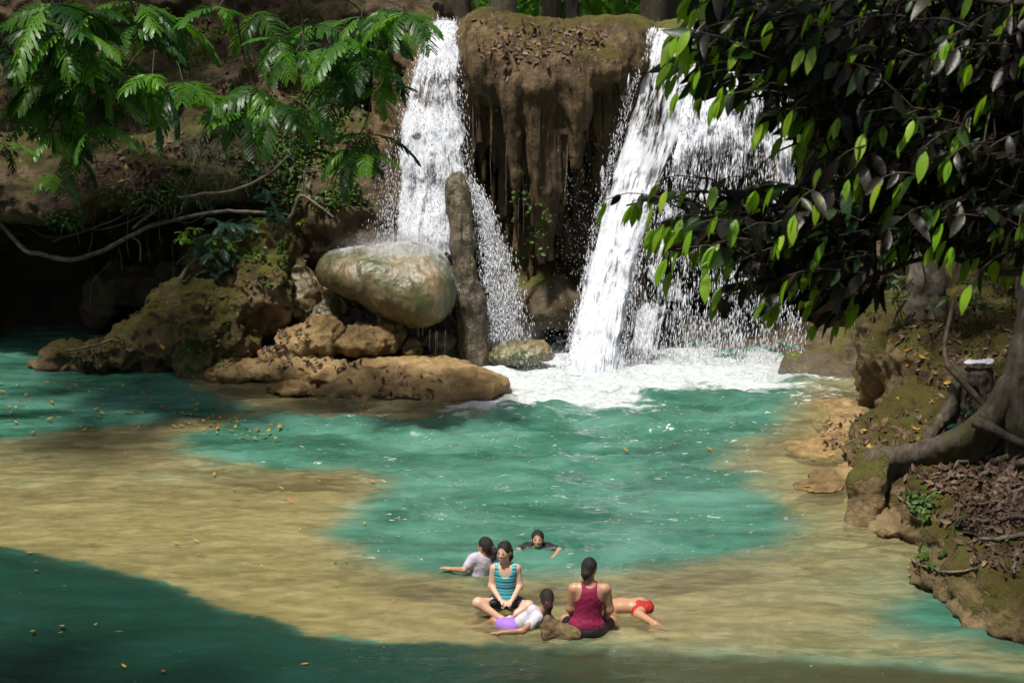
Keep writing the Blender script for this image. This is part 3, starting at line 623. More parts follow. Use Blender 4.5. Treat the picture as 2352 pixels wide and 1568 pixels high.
def path(pts):
    """edge of a sheet: (px, py, Y) -> function of t"""
    P = np.array([V(*q) for q in pts]); P = spline(P, 60)
    s = np.concatenate([[0], np.cumsum(np.linalg.norm(np.diff(P, axis=0), axis=1))]); s /= s[-1]
    return lambda t: np.stack([np.interp(t, s, P[:, i]) for i in range(3)], -1)
def sheet_pos(Lf, Rf, s, t): return Lf(t) * (1 - s)[:, None] + Rf(t) * s[:, None]
def fall_sheet(name, Lf, Rf, den, mat, parent, n=70, m=160, off=0.0, amp=.06, seed=0, bulge=0.1):
    s, t = np.meshgrid(np.linspace(0, 1, n), np.linspace(0, 1, m), indexing='ij'); s = s.ravel(); t = t.ravel()
    P = sheet_pos(Lf, Rf, s, t); P[:, 1] -= off + bulge * np.sin(np.pi * s)
    nn = fbm(P, (2.2, 2.2, 1.1), 4, .6, seed); P[:, 1] -= amp * nn * 1.6; P[:, 0] += amp * .5 * fbm(P, (3, 3, 1), 3, .5, seed + 4)
    i, j = np.meshgrid(np.arange(n - 1), np.arange(m - 1), indexing='ij')
    Q = np.stack([i * m + j, i * m + j + 1, (i + 1) * m + j + 1, (i + 1) * m + j], -1).reshape(-1, 4)
    o = child(name, P, Q, mat, parent); me = o.data
    vattr(me, 'den', den(s, t, fbm(P, 1.1, 3, .5, seed + 9)))
    wid = np.linalg.norm(Lf(np.array([.6])) - Rf(np.array([.6]))); hei = 6.0
    uvl = me.uv_layers.new(name='UVMap'); li = np.empty(len(me.loops), np.int32); me.loops.foreach_get('vertex_index', li)
    uv = np.stack([s[li] * wid + seed * 3.1, t[li] * hei + seed * 1.7], -1); uvl.data.foreach_set('uv', uv.astype(np.float32).ravel())
    return o
OCT = np.array([[1, 0, 0], [-1, 0, 0], [0, 1, 0], [0, -1, 0], [0, 0, 1], [0, 0, -1]], float)
OCF = np.array([[0, 2, 4], [2, 1, 4], [1, 3, 4], [3, 0, 4], [2, 0, 5], [1, 2, 5], [3, 1, 5], [0, 3, 5]])
def drops(name, P, r, stretch, axis, parent, rng):
    """many little drops in one mesh"""
    n = len(P); ax = axis / np.linalg.norm(axis, axis=1)[:, None]
    ref = np.array([1.0, .1, .2]); U = np.cross(ax, ref); U /= np.linalg.norm(U, axis=1)[:, None]; Wv = np.cross(ax, U)
    vt = P[:, None] + r[:, None, None] * (OCT[None, :, 0, None] * U[:, None] + OCT[None, :, 1, None] * Wv[:, None] + OCT[None, :, 2, None] * ax[:, None] * stretch[:, None, None])
    f = (OCF[None] + (np.arange(n) * 6)[:, None, None]).reshape(-1, 3)
    o = child(name, vt.reshape(-1, 3), f, MAT['drop'], parent); o['kind'] = 'stuff'; return o

rg = np.random.default_rng(5)
# smaller fall
wf1 = empty('waterfall', V(980, 560, 32.4)); tag(wf1, 'narrower frothy waterfall split by the tall upright rock', 'waterfall')
LA = path([(1000, 46, 34.2), (982, 72, 33.5), (955, 130, 33.15), (932, 200, 32.95), (915, 300, 32.8), (908, 400, 32.7), (903, 480, 32.5), (900, 575, 32.3)])
RA = path([(1052, 46, 34.2), (1055, 72, 33.5), (1060, 130, 33.15), (1063, 200, 32.95), (1072, 300, 32.8), (1085, 400, 32.7), (1090, 480, 32.5), (1080, 575, 32.3)])
edge = lambda s, w=.12: sstep(0, w, s) * sstep(0, w, 1 - s)
fall_sheet('water_sheet', LA, RA, lambda s, t, n: .30 * edge(s, .22) + .25 * n + .16 * t * sstep(.1, .5, s) - .12 * sstep(.25, .05, s), MAT['fall_clot'], wf1, off=.05, seed=1, amp=.09)
fall_sheet('water_sheet', LA, RA, lambda s, t, n: .32 * edge(s, .15) + .28 * n + .02, MAT['fall_dense'], wf1, off=.20, seed=2, amp=.12)
fall_sheet('water_sheet', LA, RA, lambda s, t, n: .22 * edge(s, .3) + .34 * n - .04 + .14 * sstep(.55, 1, t), MAT['fall_strand'], wf1, off=.34, seed=3, amp=.15)
LB = path([(1050, 410, 32.4), (1085, 440, 32.2), (1100, 520, 32.1), (1108, 600, 32.0), (1112, 690, 31.9), (1115, 775, 31.8)])
RB = path([(1085, 400, 32.4), (1120, 450, 32.2), (1150, 540, 32.1), (1175, 620, 32.0), (1192, 700, 31.9), (1200, 775, 31.8)])
fall_sheet('water_sheet', LB, RB, lambda s, t, n: .34 * edge(s, .3) * (1 - .4 * t) + .3 * n - .04, MAT['fall_fine'], wf1, n=40, m=120, off=.02, seed=4)
fall_sheet('water_sheet', LB, RB, lambda s, t, n: .26 * edge(s, .3) * (1 - .4 * t) + .3 * n - .14, MAT['fall_strand'], wf1, n=40, m=120, off=.16, seed=5, amp=.1)
LC = path([(1010, 560, 31.95), (1028, 620, 31.3), (1040, 690, 30.9), (1036, 760, 30.8), (1032, 830, 30.8)])
RC = path([(1035, 560, 31.9), (1050, 620, 31.2), (1060, 690, 30.9), (1062, 760, 30.8), (1070, 835, 30.7)])
fall_sheet('water_sheet', LC, RC, lambda s, t, n: .2 * edge(s, .3) + .3 * n - .10, MAT['fall_strand'], wf1, n=24, m=90, off=.05, seed=6)
n = 5000; s = rg.random(n); t = rg.random(n) ** .7
P = sheet_pos(LA, RA, np.clip(s + rg.normal(0, .05, n), -.12, 1.08), t); P[:, 1] -= .1 + rg.random(n) * .5; P[:, 2] += rg.normal(0, .05, n)
n2 = 5500; s2 = rg.random(n2); t2 = rg.random(n2) ** .6
P2 = sheet_pos(LB, RB, np.clip(s2 + rg.normal(0, .16, n2), -.2, 1.7), t2); P2[:, 1] -= rg.random(n2) * .5
n3 = 5000; xs_ = rg.normal(925, 70, n3); P3_ = np.array([V(x, y, Y) for x, y, Y in zip(xs_, 572 + .0016 * (xs_ - 900) ** 2 * (xs_ < 900) + .004 * (xs_ - 900) ** 2 * (xs_ > 900) - np.abs(rg.gamma(1.2, 10, n3)), rg.uniform(31.0, 32.3, n3))])
n4 = 900; P4 = np.array([V(x, y, Y) for x, y, Y in zip(905 - np.abs(rg.normal(0, 22, n4)), rg.triangular(300, 560, 575, n4), rg.uniform(32, 32.6, n4))])
P = np.concatenate([P, P2, P3_, P4]); N = len(P)
r = np.concatenate([rg.gamma(3, .0011, n), rg.gamma(3, .0012, n2), rg.gamma(2, .0010, n3), rg.gamma(2, .0010, n4)]) + .0015
drops('spray', P, r, np.concatenate([rg.uniform(3, 9, n + n2), rg.uniform(1, 1.6, n3), rg.uniform(3, 9, n4)]), np.stack([rg.normal(0, .12, N), rg.normal(0, .1, N), -np.ones(N)], -1), wf1, rg)
# drips under the wet boulder
for k, (x, y0, y1) in enumerate([(869, 712, 745), (873, 714, 760), (896, 722, 738), (961, 748, 772), (988, 756, 806), (1001, 760, 822), (1004, 760, 800), (1023, 758, 830), (972, 752, 770)]):
    v, q = vine([V(x, y0, 30.75), V(x - 1, (y0 + y1) / 2, 30.72), V(x, y1, 30.72)], [.004, .002, .003], 14, 5, .6, .012, seed=k)
    child('drip', v, q, MAT['drop'], wf1)

# larger fall
wf2 = empty('waterfall', V(1400, 850, 31.2)); tag(wf2, 'wide white waterfall fanning into a curtain behind the dark leaves', 'waterfall')
LD = path([(1502, 66, 34.4), (1490, 90, 33.5), (1462, 170, 33.05), (1436, 260, 32.8), (1408, 365, 32.6), (1378, 480, 32.2), (1350, 600, 31.8), (1325, 720, 31.4), (1296, 850, 31.0)])
RD = path([(1585, 64, 34.4), (1592, 90, 33.5), (1592, 170, 33.05), (1582, 260, 32.8), (1548, 365, 32.6), (1508, 480, 32.2), (1465, 600, 31.8), (1440, 720, 31.4), (1432, 850, 31.0)])
fall_sheet('water_sheet', LD, RD, lambda s, t, n: .36 * edge(s, .16) + .24 * n + .22 * sstep(.3, .9, t) - .05, MAT['fall_dense'], wf2, n=80, m=200, off=.05, seed=11, amp=.06)
fall_sheet('water_sheet', LD, RD, lambda s, t, n: .30 * edge(s, .2) + .30 * n + .22 * sstep(.3, .9, t) - .08, MAT['fall_dense'], wf2, n=80, m=200, off=.20, seed=12, amp=.08)
fall_sheet('water_sheet', LD, RD, lambda s, t, n: .34 * edge(s, .25) + .30 * n + .25 * sstep(.3, .9, t) - .14, MAT['fall_fine'], wf2, n=80, m=200, off=.34, seed=13, amp=.12)
LE = path([(1560, 70, 34.4), (1568, 100, 33.4), (1566, 200, 32.95), (1555, 320, 32.6), (1520, 480, 32.2), (1475, 640, 31.9), (1440, 845, 31.6)])
RE = path([(1800, 80, 34.4), (1806, 110, 33.4), (1812, 200, 33.0), (1818, 320, 32.8), (1826, 480, 32.5), (1835, 640, 32.2), (1840, 845, 31.9)])
cur = lambda s, t, n: .34 * (1 - .45 * sstep(.3, .95, s)) - .20 * sstep(.3, .75, t) * sstep(.02, .25, s) + .36 * n + .09 * (1 - sstep(.35, .7, t))
fall_sheet('water_sheet', LE, RE, cur, MAT['fall_strand'], wf2, n=120, m=200, off=.02, seed=14, amp=.10)
fall_sheet('water_sheet', LE, RE, lambda s, t, n: cur(s, t, n) - .06, MAT['fall_strand'], wf2, n=120, m=200, off=.20, seed=15, amp=.14)
fall_sheet('water_sheet', LE, RE, lambda s, t, n: cur(s, t, n) - .10, MAT['fall_fine'], wf2, n=120, m=200, off=.34, seed=17, amp=.18)
LT = path([(1354, 105, 33.0), (1360, 130, 32.4), (1366, 200, 32.2), (1372, 320, 32.1), (1375, 430, 32.05)]); RT = path([(1364, 105, 33.0), (1372, 130, 32.4), (1378, 200, 32.2), (1388, 320, 32.1), (1392, 430, 32.05)])
fall_sheet('trickle', LT, RT, lambda s, t, n: .22 * edge(s, .3) + .25 * n - .02, MAT['fall_strand'], wf2, n=10, m=90, off=.02, seed=16, amp=.03)
n = 17000; s = rg.random(n) ** 1.1; t = rg.random(n) ** .5
P = sheet_pos(LE, RE, np.clip(s + rg.normal(0, .02, n), -.1, 1.12), t); keep = fbm(P, (2.2, 1.0, .9), 4, .6, 51) > rg.uniform(-.55, .35, n); P = P[keep]; n = len(P); P[:, 1] += rg.uniform(-.6, .2, n)
n2 = 3600; s2 = rg.random(n2); t2 = rg.random(n2)
P2 = sheet_pos(LD, RD, np.where(s2 < .5, rg.normal(-.02, .05, n2), rg.normal(1.02, .08, n2)), t2); P2[:, 1] -= rg.uniform(0, .5, n2)
n3 = 9000; xx = np.where(rg.random(n3) < .65, rg.normal(1370, 90, n3), rg.uniform(1150, 1860, n3)); P3_ = np.array([V(x, y, Y) for x, y, Y in zip(xx, 850 - np.abs(rg.gamma(1.4, 26, n3)) + rg.uniform(0, 30, n3), rg.uniform(30.0, 31.6, n3))])
P3_[:, 2] = np.maximum(P3_[:, 2], .02)
n4 = 500; P4 = np.array([V(x, y, 32.2 + rg.uniform(-.1, .2)) for x, y in zip(rg.normal(1325, 30, n4), rg.uniform(300, 640, n4))])
P = np.concatenate([P, P2, P3_, P4]); N = len(P)
r = np.concatenate([rg.gamma(3, .0014, n), rg.gamma(3, .0012, n2), rg.gamma(2, .0012, n3), rg.gamma(2, .0006, n4)]) + .0012
drops('spray', P, r, np.concatenate([rg.uniform(4, 12, n), rg.uniform(3, 9, n2), rg.uniform(1, 2, n3), rg.uniform(3, 8, n4)]), np.stack([rg.normal(0, .08, N) - .06, rg.normal(0, .1, N), -np.ones(N)], -1), wf2, rg)

# thin film of water running over the top of the wet boulder
me0 = wet_boulder.data; nv = len(me0.vertices); co = np.empty(nv * 3, np.float32); me0.vertices.foreach_get('co', co); co = co.reshape(-1, 3).astype(float) + np.array(wet_boulder.location)
fl_ = np.empty(len(me0.loops), np.int32); me0.loops.foreach_get('vertex_index', fl_); Qb = fl_.reshape(-1, 4); nb = vnormals(co, Qb)
co2 = co + nb * .025; pb = proj(co2); den_v = .30 * sstep(.35, .95, nb[:, 2]) + .22 * sstep(600, 575, pb[:, 1]) + .25 * sstep(960, 1040, pb[:, 0]) - .12 - .10 * sstep(860, 760, pb[:, 0]) + .25 * fbm(co2, (2.5, 2.5, .8), 3, .5, 77)
keep = (den_v[Qb] > -.22).all(1); used = np.unique(Qb[keep]); remap = np.full(nv, -1); remap[used] = np.arange(len(used))
o = child('water_film', co2[used], remap[Qb[keep]], MAT['film'], wf1); vattr(o.data, 'den', den_v[used])
li = np.empty(len(o.data.loops), np.int32); o.data.loops.foreach_get('vertex_index', li); uvl = o.data.uv_layers.new(name='UVMap')
cu = co2[used][li]; uvl.data.foreach_set('uv', np.stack([cu[:, 0], cu[:, 2] * 1.2 + cu[:, 1] * .8], -1).astype(np.float32).ravel())

# fine mist hanging at the feet of the falls
def mist(parent, c, r, dens, seed):
    a = M_('mist'); p = a.objpos(); ln = a.n('ShaderNodeVectorMath', operation='LENGTH'); a.set(ln.inputs[0], p)
    f = a.step(ln.outputs['Value'], 1.0, .1); n = a.noise(p, 2.2, 4, .6, .4)
    d = a.math('MULTIPLY', a.math('MULTIPLY', f, a.step(n, .3, .7)), dens)
    a.vol(a.n('ShaderNodeVolumePrincipled', {'Color': (.96, .97, 1.0), 'Density': d, 'Anisotropy': .2}).outputs[0])
    bm = bmesh.new(); bmesh.ops.create_icosphere(bm, subdivisions=3, radius=1.0); me = bpy.data.meshes.new('mist'); bm.to_mesh(me); bm.free(); me.materials.append(a.m)
    o = obj('mist', me, None, parent); o.location = tuple(np.asarray(c) - np.array(parent.location)); o.scale = r; o['kind'] = 'stuff'; return o
mist(wf2, V(1780, 860, 30.9), (1.5, .7, .35), 1.3, 2)
mist(wf1, V(925, 565, 31.6), (1.5, .7, .38), 1.8, 3)
mist(wf1, V(1170, 770, 31.4), (.8, .5, .45), 1.2, 4)
# ------------------------------------------------------------------ leaves and plants
def leaf_mat(name, cols, gloss=.35, trans=.35, tcol=None, spec=.5, spots=None):
    a = M_(name); oi = a.n('ShaderNodeObjectInfo').outputs['Random']; at = a.attr('rnd')
    r = a.math('FRACT', a.math('ADD', a.math('MULTIPLY', oi, 3.7), at)); p = a.pos()
    n = a.noise(p, 9, 4, .6); n2 = a.noise(p, 45, 3, .6)
    c = a.ramp(a.math('ADD', a.math('MULTIPLY', r, .8), a.math('MULTIPLY', n, .2)), [(i / max(1, len(cols) - 1) * .8 + .1, q) for i, q in enumerate(cols)])
    if spots: c = a.mix(a.math('MULTIPLY', a.step(n2, .56, .68), .6), c, spots)
    b = a.bump(n2, .25, .01)
    d = a.bsdf(Base_Color=c, Roughness=gloss, Normal=b, Specular_IOR_Level=spec)
    t = a.n('ShaderNodeBsdfTranslucent', {'Color': a.mix(1.0, c, tcol or (1.6, 1.9, .7), 'MULTIPLY')})
    return a.done(a.mixs(trans, d, t))
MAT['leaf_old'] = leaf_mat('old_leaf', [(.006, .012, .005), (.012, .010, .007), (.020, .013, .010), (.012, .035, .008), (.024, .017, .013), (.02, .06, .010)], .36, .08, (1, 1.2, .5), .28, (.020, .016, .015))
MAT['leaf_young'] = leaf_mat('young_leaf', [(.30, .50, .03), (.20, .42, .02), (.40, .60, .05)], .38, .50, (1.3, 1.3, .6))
MAT['frond'] = leaf_mat('feathery_leaf', [(.012, .045, .010), (.022, .075, .012), (.05, .15, .014), (.10, .24, .02), (.014, .05, .02)], .40, .45, (1.7, 1.8, .4), .5)
MAT['shrub'] = leaf_mat('teal_leaf', [(.02, .07, .05), (.035, .10, .065), (.03, .085, .04)], .4, .25)
MAT['lime'] = leaf_mat('lime_leaf', [(.16, .30, .03), (.22, .36, .04)], .4, .45)
MAT['canopy'] = leaf_mat('canopy_leaf', [(.02, .06, .012), (.035, .09, .016), (.055, .12, .02)], .45, .3)
MAT['litter'] = leaf_mat('dead_leaf', [(.045, .020, .010), (.085, .045, .026), (.15, .10, .065), (.055, .026, .016), (.21, .15, .10)], .6, .05, (1, 1, 1), .3)
MAT['yellow'] = leaf_mat('yellow_leaf', [(.45, .20, .02), (.40, .30, .04), (.50, .14, .02)], .5, .1, (1, 1, 1), .3)
a = M_('bark'); p = a.pos((3, 3, .7)); n1 = a.noise(p, 3.0, 7, .65, .5); n2 = a.noise(a.pos(), 1.6, 5, .6)
bk = a.ramp(n1, [(.35, (.028, .021, .014)), (.5, (.075, .058, .040)), (.65, (.125, .102, .075))]); bk = a.mix(a.math('MULTIPLY', a.step(n2, .5, .66), .7), bk, (.06, .06, .014))
MAT['bark'] = a.done(a.bsdf(Base_Color=bk, Roughness=.85, Normal=a.bump(n1, .9, .05)))
a = M_('root_bark'); p = a.pos(); n1 = a.noise(p, 7.0, 6, .65)
rb = a.ramp(n1, [(.35, (.055, .042, .030)), (.52, (.13, .105, .08)), (.68, (.21, .18, .14))]); MAT['root'] = a.done(a.bsdf(Base_Color=rb, Roughness=.8, Normal=a.bump(n1, .6, .03)))
a = M_('twig'); n1 = a.noise(a.pos(), 12, 4, .6); MAT['twig'] = a.done(a.bsdf(Base_Color=a.ramp(n1, [(.4, (.03, .022, .014)), (.6, (.075, .055, .035))]), Roughness=.8))

def leaf_shape(L, Wd, fold=.25, droop=.25, n=5, tip=1.0, serr=0.0):
    """pointed oval blade along +X, folded on its midrib, drooping along its length"""
    t = np.linspace(0, 1, n + 1); w = Wd / 2 * np.sin(np.pi * np.clip(t, .0, 1) ** .85) ** .8; w[0] = .02 * Wd; w[-1] = 0.0
    x = L * t; z = -droop * L * t ** 2
    v = []
    for i in range(n + 1):
        k = 1 + (serr if i % 2 else -serr)
        v += [[x[i], -w[i] * k, z[i] + abs(w[i]) * fold], [x[i], 0, z[i]], [x[i], w[i] * k, z[i] + abs(w[i]) * fold]]
    f = []
    for i in range(n):
        for j in (0, 1): q = i * 3 + j; f.append([q, q + 3, q + 4, q + 1])
    return np.array(v), np.array(f)
def strip(p0, d, side, L, wd, n=5, droop=.3, serr=.25):
    t = np.linspace(0, 1, n + 1); v = []
    for i, q in enumerate(t):
        w = wd * (1 - .35 * q) * (.35 if i == 0 else 1) * (1 + (serr if i % 2 else -serr))
        if i == n: w *= .7
        c = p0 + d * L * q + np.array([0, 0, -droop * L * q * q]); v += [c - side * w / 2, c + side * w / 2]
    return np.array(v), np.array([[2 * i, 2 * i + 1, 2 * i + 3, 2 * i + 2] for i in range(n)])
def frond_shape(L, pairs, plen, pw, droop=.35, n=6, seed=0, ang=62, serr=.25):
    """feathery leaf: a curved midrib with rows of toothed strips on both sides"""
    g = np.random.default_rng(seed); parts = []
    def rib(t): return np.array([L * t * (1 - .12 * t), 0, -droop * L * t * t])
    R = np.array([rib(t) for t in np.linspace(0, 1, 9)]); parts.append(tube(R, np.linspace(.012, .004, 9) * L / .7, 4))
    for i in range(pairs):
        t = .12 + .88 * i / (pairs - 1); p0 = rib(t); tang = rib(min(1, t + .02)) - rib(t - .02); tang /= np.linalg.norm(tang)
        ll = plen * math.sin(math.pi * (.25 + .62 * t)) ** .7 * g.uniform(.9, 1.08)
        for sgn in (-1, 1):
            an = math.radians(ang - 28 * t + g.normal(0, 4)); sd_ = np.array([0, sgn, 0]); d = tang * math.cos(an) + sd_ * math.sin(an); d[2] += .06
            sv = np.cross(d, np.array([0, 0, 1.0])); sv /= np.linalg.norm(sv); sv[2] += g.normal(0, .22)
            parts.append(strip(p0, d, sv, ll, pw, n, .35 + g.normal(0, .1), serr))
    return merge(parts)
def orient(d, roll=0.0):
    """rotation taking +X to d with +Z as near up as can be"""
    d = np.asarray(d, float); d = d / np.linalg.norm(d); up = np.array([0, 0, 1.0])
    y = np.cross(up, d); ny = np.linalg.norm(y); y = np.array([0, 1.0, 0]) if ny < 1e-4 else y / ny
    z = np.cross(d, y); m = Matrix((d, y, z)).transposed()
    return m @ Matrix.Rotation(roll, 3, 'X')
def place(name, me, loc, R, sc, mat, parent):
    o = bpy.data.objects.new(name, me); COL.objects.link(o); o.parent = parent
    pl = np.array(parent.location)
    o.matrix_basis = Matrix.Translation(Vector(tuple(np.asarray(loc, float) - pl))) @ R.to_4x4() @ Matrix.Scale(sc, 4)
    return o
def stuff_leaves(name, shape, locs, Rs, scs, mat, parent=None, rng=RNG, kind='stuff'):
    """many leaves in one mesh"""
    v, f = shape; n = len(locs)
    Rm = np.array([np.array(R) for R in Rs]); P = np.einsum('nij,kj->nki', Rm, v) * np.asarray(scs)[:, None, None] + np.asarray(locs)[:, None]
    F = (f[None] + (np.arange(n) * len(v))[:, None, None]).reshape(-1, f.shape[1])
    o = child(name, P.reshape(-1, 3), F, mat, parent) if parent is not None else obj(name, np_mesh(name, P.reshape(-1, 3), F), mat)
    vattr(o.data, 'rnd', np.repeat(rng.random(n), len(v)))
    if kind: o['kind'] = kind
    return o
def prepare(name, shape, mat):
    me = np_mesh(name, *shape); me.materials.append(mat); return me

# ---- broad-leaved tree leaning in from the right
rg = np.random.default_rng(21)
TR_R = (7.6, 9.5, -.6)
rt = empty('broadleaf_tree', TR_R); tag(rt, 'tree with glossy dark purplish leaves and bright lime leaf tips across the upper right', 'tree')
trunk = spline([TR_R, (7.2, 9.8, 2.5), (6.6, 10.3, 5.0), (6.2, 10.8, 7.5), (5.6, 11.5, 10.5), (5.0, 12.5, 13)], 30)
child('trunk', *tube(trunk, np.linspace(.34, .16, 30), 10, 1, .2), MAT['bark'], rt)
LIMBS = [[(2700, 60, 11.2), (2300, 10, 11.8), (2000, 20, 12.2), (1780, 60, 12.6), (1590, 95, 12.8)], [(2700, 170, 11), (2300, 130, 11.6), (2050, 160, 12), (1860, 220, 12.3), (1680, 235, 12.5)],
         [(2700, 300, 11), (2330, 240, 11.4), (2100, 300, 11.8), (1960, 370, 12), (1830, 340, 12.2)], [(2700, 420, 11), (2300, 370, 11.5), (1980, 370, 12), (1760, 440, 12.4), (1600, 455, 12.6), (1450, 470, 12.8)],
         [(2700, 520, 11), (2320, 480, 11.5), (2050, 470, 11.9), (1780, 520, 12.3), (1560, 545, 12.6)], [(2700, 600, 11), (2340, 560, 11.5), (2020, 560, 12), (1780, 640, 12.3), (1690, 660, 12.4)],
         [(2700, 640, 11), (2350, 620, 11.6), (2120, 600, 12), (1960, 660, 12.2), (1905, 690, 12.2)]]
LP = []
for i, L in enumerate(LIMBS):
    pts = [V(*q) for q in L]; P = spline(pts, 36); P = P + np.stack([fbm(P + 7 * k, 1.1, 4, .6, i * 3.3 + k) for k in range(3)], -1) * .16
    child('limb', *tube(P, np.linspace(.032, .008, 36), 6, i, .3), MAT['twig'], rt); LP.append(P)
    base = P[0]; j = int(np.argmin(np.abs(trunk[:, 2] - base[2] - .5)))
    child('limb', *vine([trunk[j], (trunk[j] + base) / 2 + np.array([0, 0, .15]), base], [.07, .05, .032], 12, 6, .2), MAT['twig'], rt)
ALLP = np.concatenate(LP)
MASK_ = [(1600, -20), (1570, 60), (1560, 150), (1640, 215), (1690, 270), (1800, 300), (1830, 360), (1800, 410), (1650, 430), (1540, 440), (1440, 465), (1500, 500), (1540, 560), (1620, 600), (1650, 680), (1760, 690), (1890, 715), (1990, 700), (2050, 600), (2150, 560), (2380, 590), (2950, 640), (2950, -60), (2300, -60)]
MASK = [(x + ((125 if 180 < y < 425 else 85) if x < 1850 else 40), y) for x, y in MASK_]
olds, youngs, twigs = [], [], []
def spray(px, py, Y, d, nl, young, tl=.42):
    b = V(px, py, Y); d = d / np.linalg.norm(d); tip = b + d * tl
    c = ALLP[np.argmin(((ALLP - b) ** 2).sum(1))]
    if np.linalg.norm(c - b) < 1.3: twigs.append(vine([c, (c + b) / 2 + np.array([0, 0, .04]), b], [.010, .007, .006], 7, 4, .2))
    mid = b + d * tl * .5 + np.array([0, 0, .03]); twigs.append(vine([b, mid, tip], [.006, .005, .003], 5, 4, 0))
    sd_ = np.cross(d, [0, 0, 1.0]); sd_ /= max(np.linalg.norm(sd_), 1e-6)
    for k in range(nl):
        t = (k + .3) / nl; p0 = b + d * tl * t + np.array([0, 0, .03 * math.sin(t * 3.1)])
        ld = d * rg.uniform(.1, 1.0) + sd_ * (1 if k % 2 else -1) * rg.uniform(.2, 1.1) + np.array([0, 0, -rg.uniform(.1, 1.1)])
        olds.append((p0, orient(ld, rg.normal(0, 1.1)), rg.uniform(.38, 1.0)))
    for k in range(young):
        a_ = (k - (young - 1) / 2) * .55 + rg.normal(0, .12); ld = d * .35 + sd_ * math.sin(a_) * .9 + np.array([0, 0, -1.0]) + np.array([-.15 + a_ * .3, 0, 0])
        youngs.append((tip + np.array([0, -.12, 0]), orient(ld, rg.normal(0, .4)), rg.uniform(.55, 1.05)))
def inside(px, py, poly): return poly_sd(np.array([float(px)]), np.array([float(py)]), [(x, y) for x, y in poly])[0]
cnt = 0
while cnt < 1120:
    px, py = (rg.uniform(2450, 2930), rg.uniform(-50, 620)) if cnt > 900 else (rg.uniform(1430, 2500), rg.uniform(-10, 720)); sdv = inside(px, py, MASK)
    if sdv < 12: continue
    dens = 1.0 if px > 1850 or py < 330 else .75
    if py > 560 and px > 2050: dens = .25
    if rg.random() > dens: continue
    Y = rg.uniform(11.2, 12.8) + (1.2 if rg.random() < .4 else 0)
    ed = sdv < 60
    spray(px, py, Y, np.array([-1.0, rg.normal(0, .5), rg.normal(-.15, .35)]), rg.integers(5, 9) if not ed else rg.integers(2, 5), (rg.integers(2, 5) if rg.random() < (.9 if ed else .38) else 0), rg.uniform(.25, .5))
    cnt += 1
# tips that stand out against the falls
for px, py, k in [(1620, 75, 3), (1600, 95, 4), (1650, 110, 3), (1700, 105, 3), (1690, 130, 3), (1830, 60, 3), (1790, 65, 3), (1740, 110, 3), (1600, 155, 4), (1660, 170, 2), (1840, 150, 2), (1700, 230, 3), (1745, 215, 3), (1860, 270, 4), (1840, 320, 4),
                  (1450, 470, 3), (1510, 480, 3), (1560, 430, 3), (1550, 530, 4), (1580, 520, 2), (1680, 430, 4), (1700, 575, 3), (1790, 450, 4), (1640, 530, 2), (1700, 660, 4), (1905, 610, 3), (1915, 700, 2), (2040, 390, 5), (1910, 510, 4), (2010, 310, 3), (2310, 130, 4), (2200, 240, 3), (2400, 230, 3), (1995, 180, 3), (2270, 0, 3)]:
    spray(px + 40, py - 22, rg.uniform(11.3, 12.2), np.array([-1.0, rg.normal(0, .3), -.1]), 2, k, .3)
SH_OLD = [leaf_shape(.25, .090, .30, .22, 6), leaf_shape(.28, .085, .18, .42, 6), leaf_shape(.23, .095, .45, -.10, 6)]
ME_OLD = [prepare('leaf', s_, MAT['leaf_old']) for s_ in SH_OLD]; ME_YNG = [prepare('leaf', leaf_shape(.21, .075, .2, .15), MAT['leaf_young']), prepare('leaf', leaf_shape(.2, .068, .12, .28), MAT['leaf_young'])]
youngs.sort(key=lambda q: q[0][1]); olds.sort(key=lambda q: q[0][1])
yk, ok_ = youngs[:130], olds[:170]
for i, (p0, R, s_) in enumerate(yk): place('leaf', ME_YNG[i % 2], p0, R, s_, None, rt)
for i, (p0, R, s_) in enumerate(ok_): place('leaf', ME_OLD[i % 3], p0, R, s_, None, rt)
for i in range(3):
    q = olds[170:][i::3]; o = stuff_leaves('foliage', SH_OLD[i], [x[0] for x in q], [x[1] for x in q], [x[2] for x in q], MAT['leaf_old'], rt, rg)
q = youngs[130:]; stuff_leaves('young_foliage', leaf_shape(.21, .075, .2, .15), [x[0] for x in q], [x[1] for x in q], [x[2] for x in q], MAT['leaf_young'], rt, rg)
child('twigs', *merge(twigs), MAT['twig'], rt)['kind'] = 'stuff'

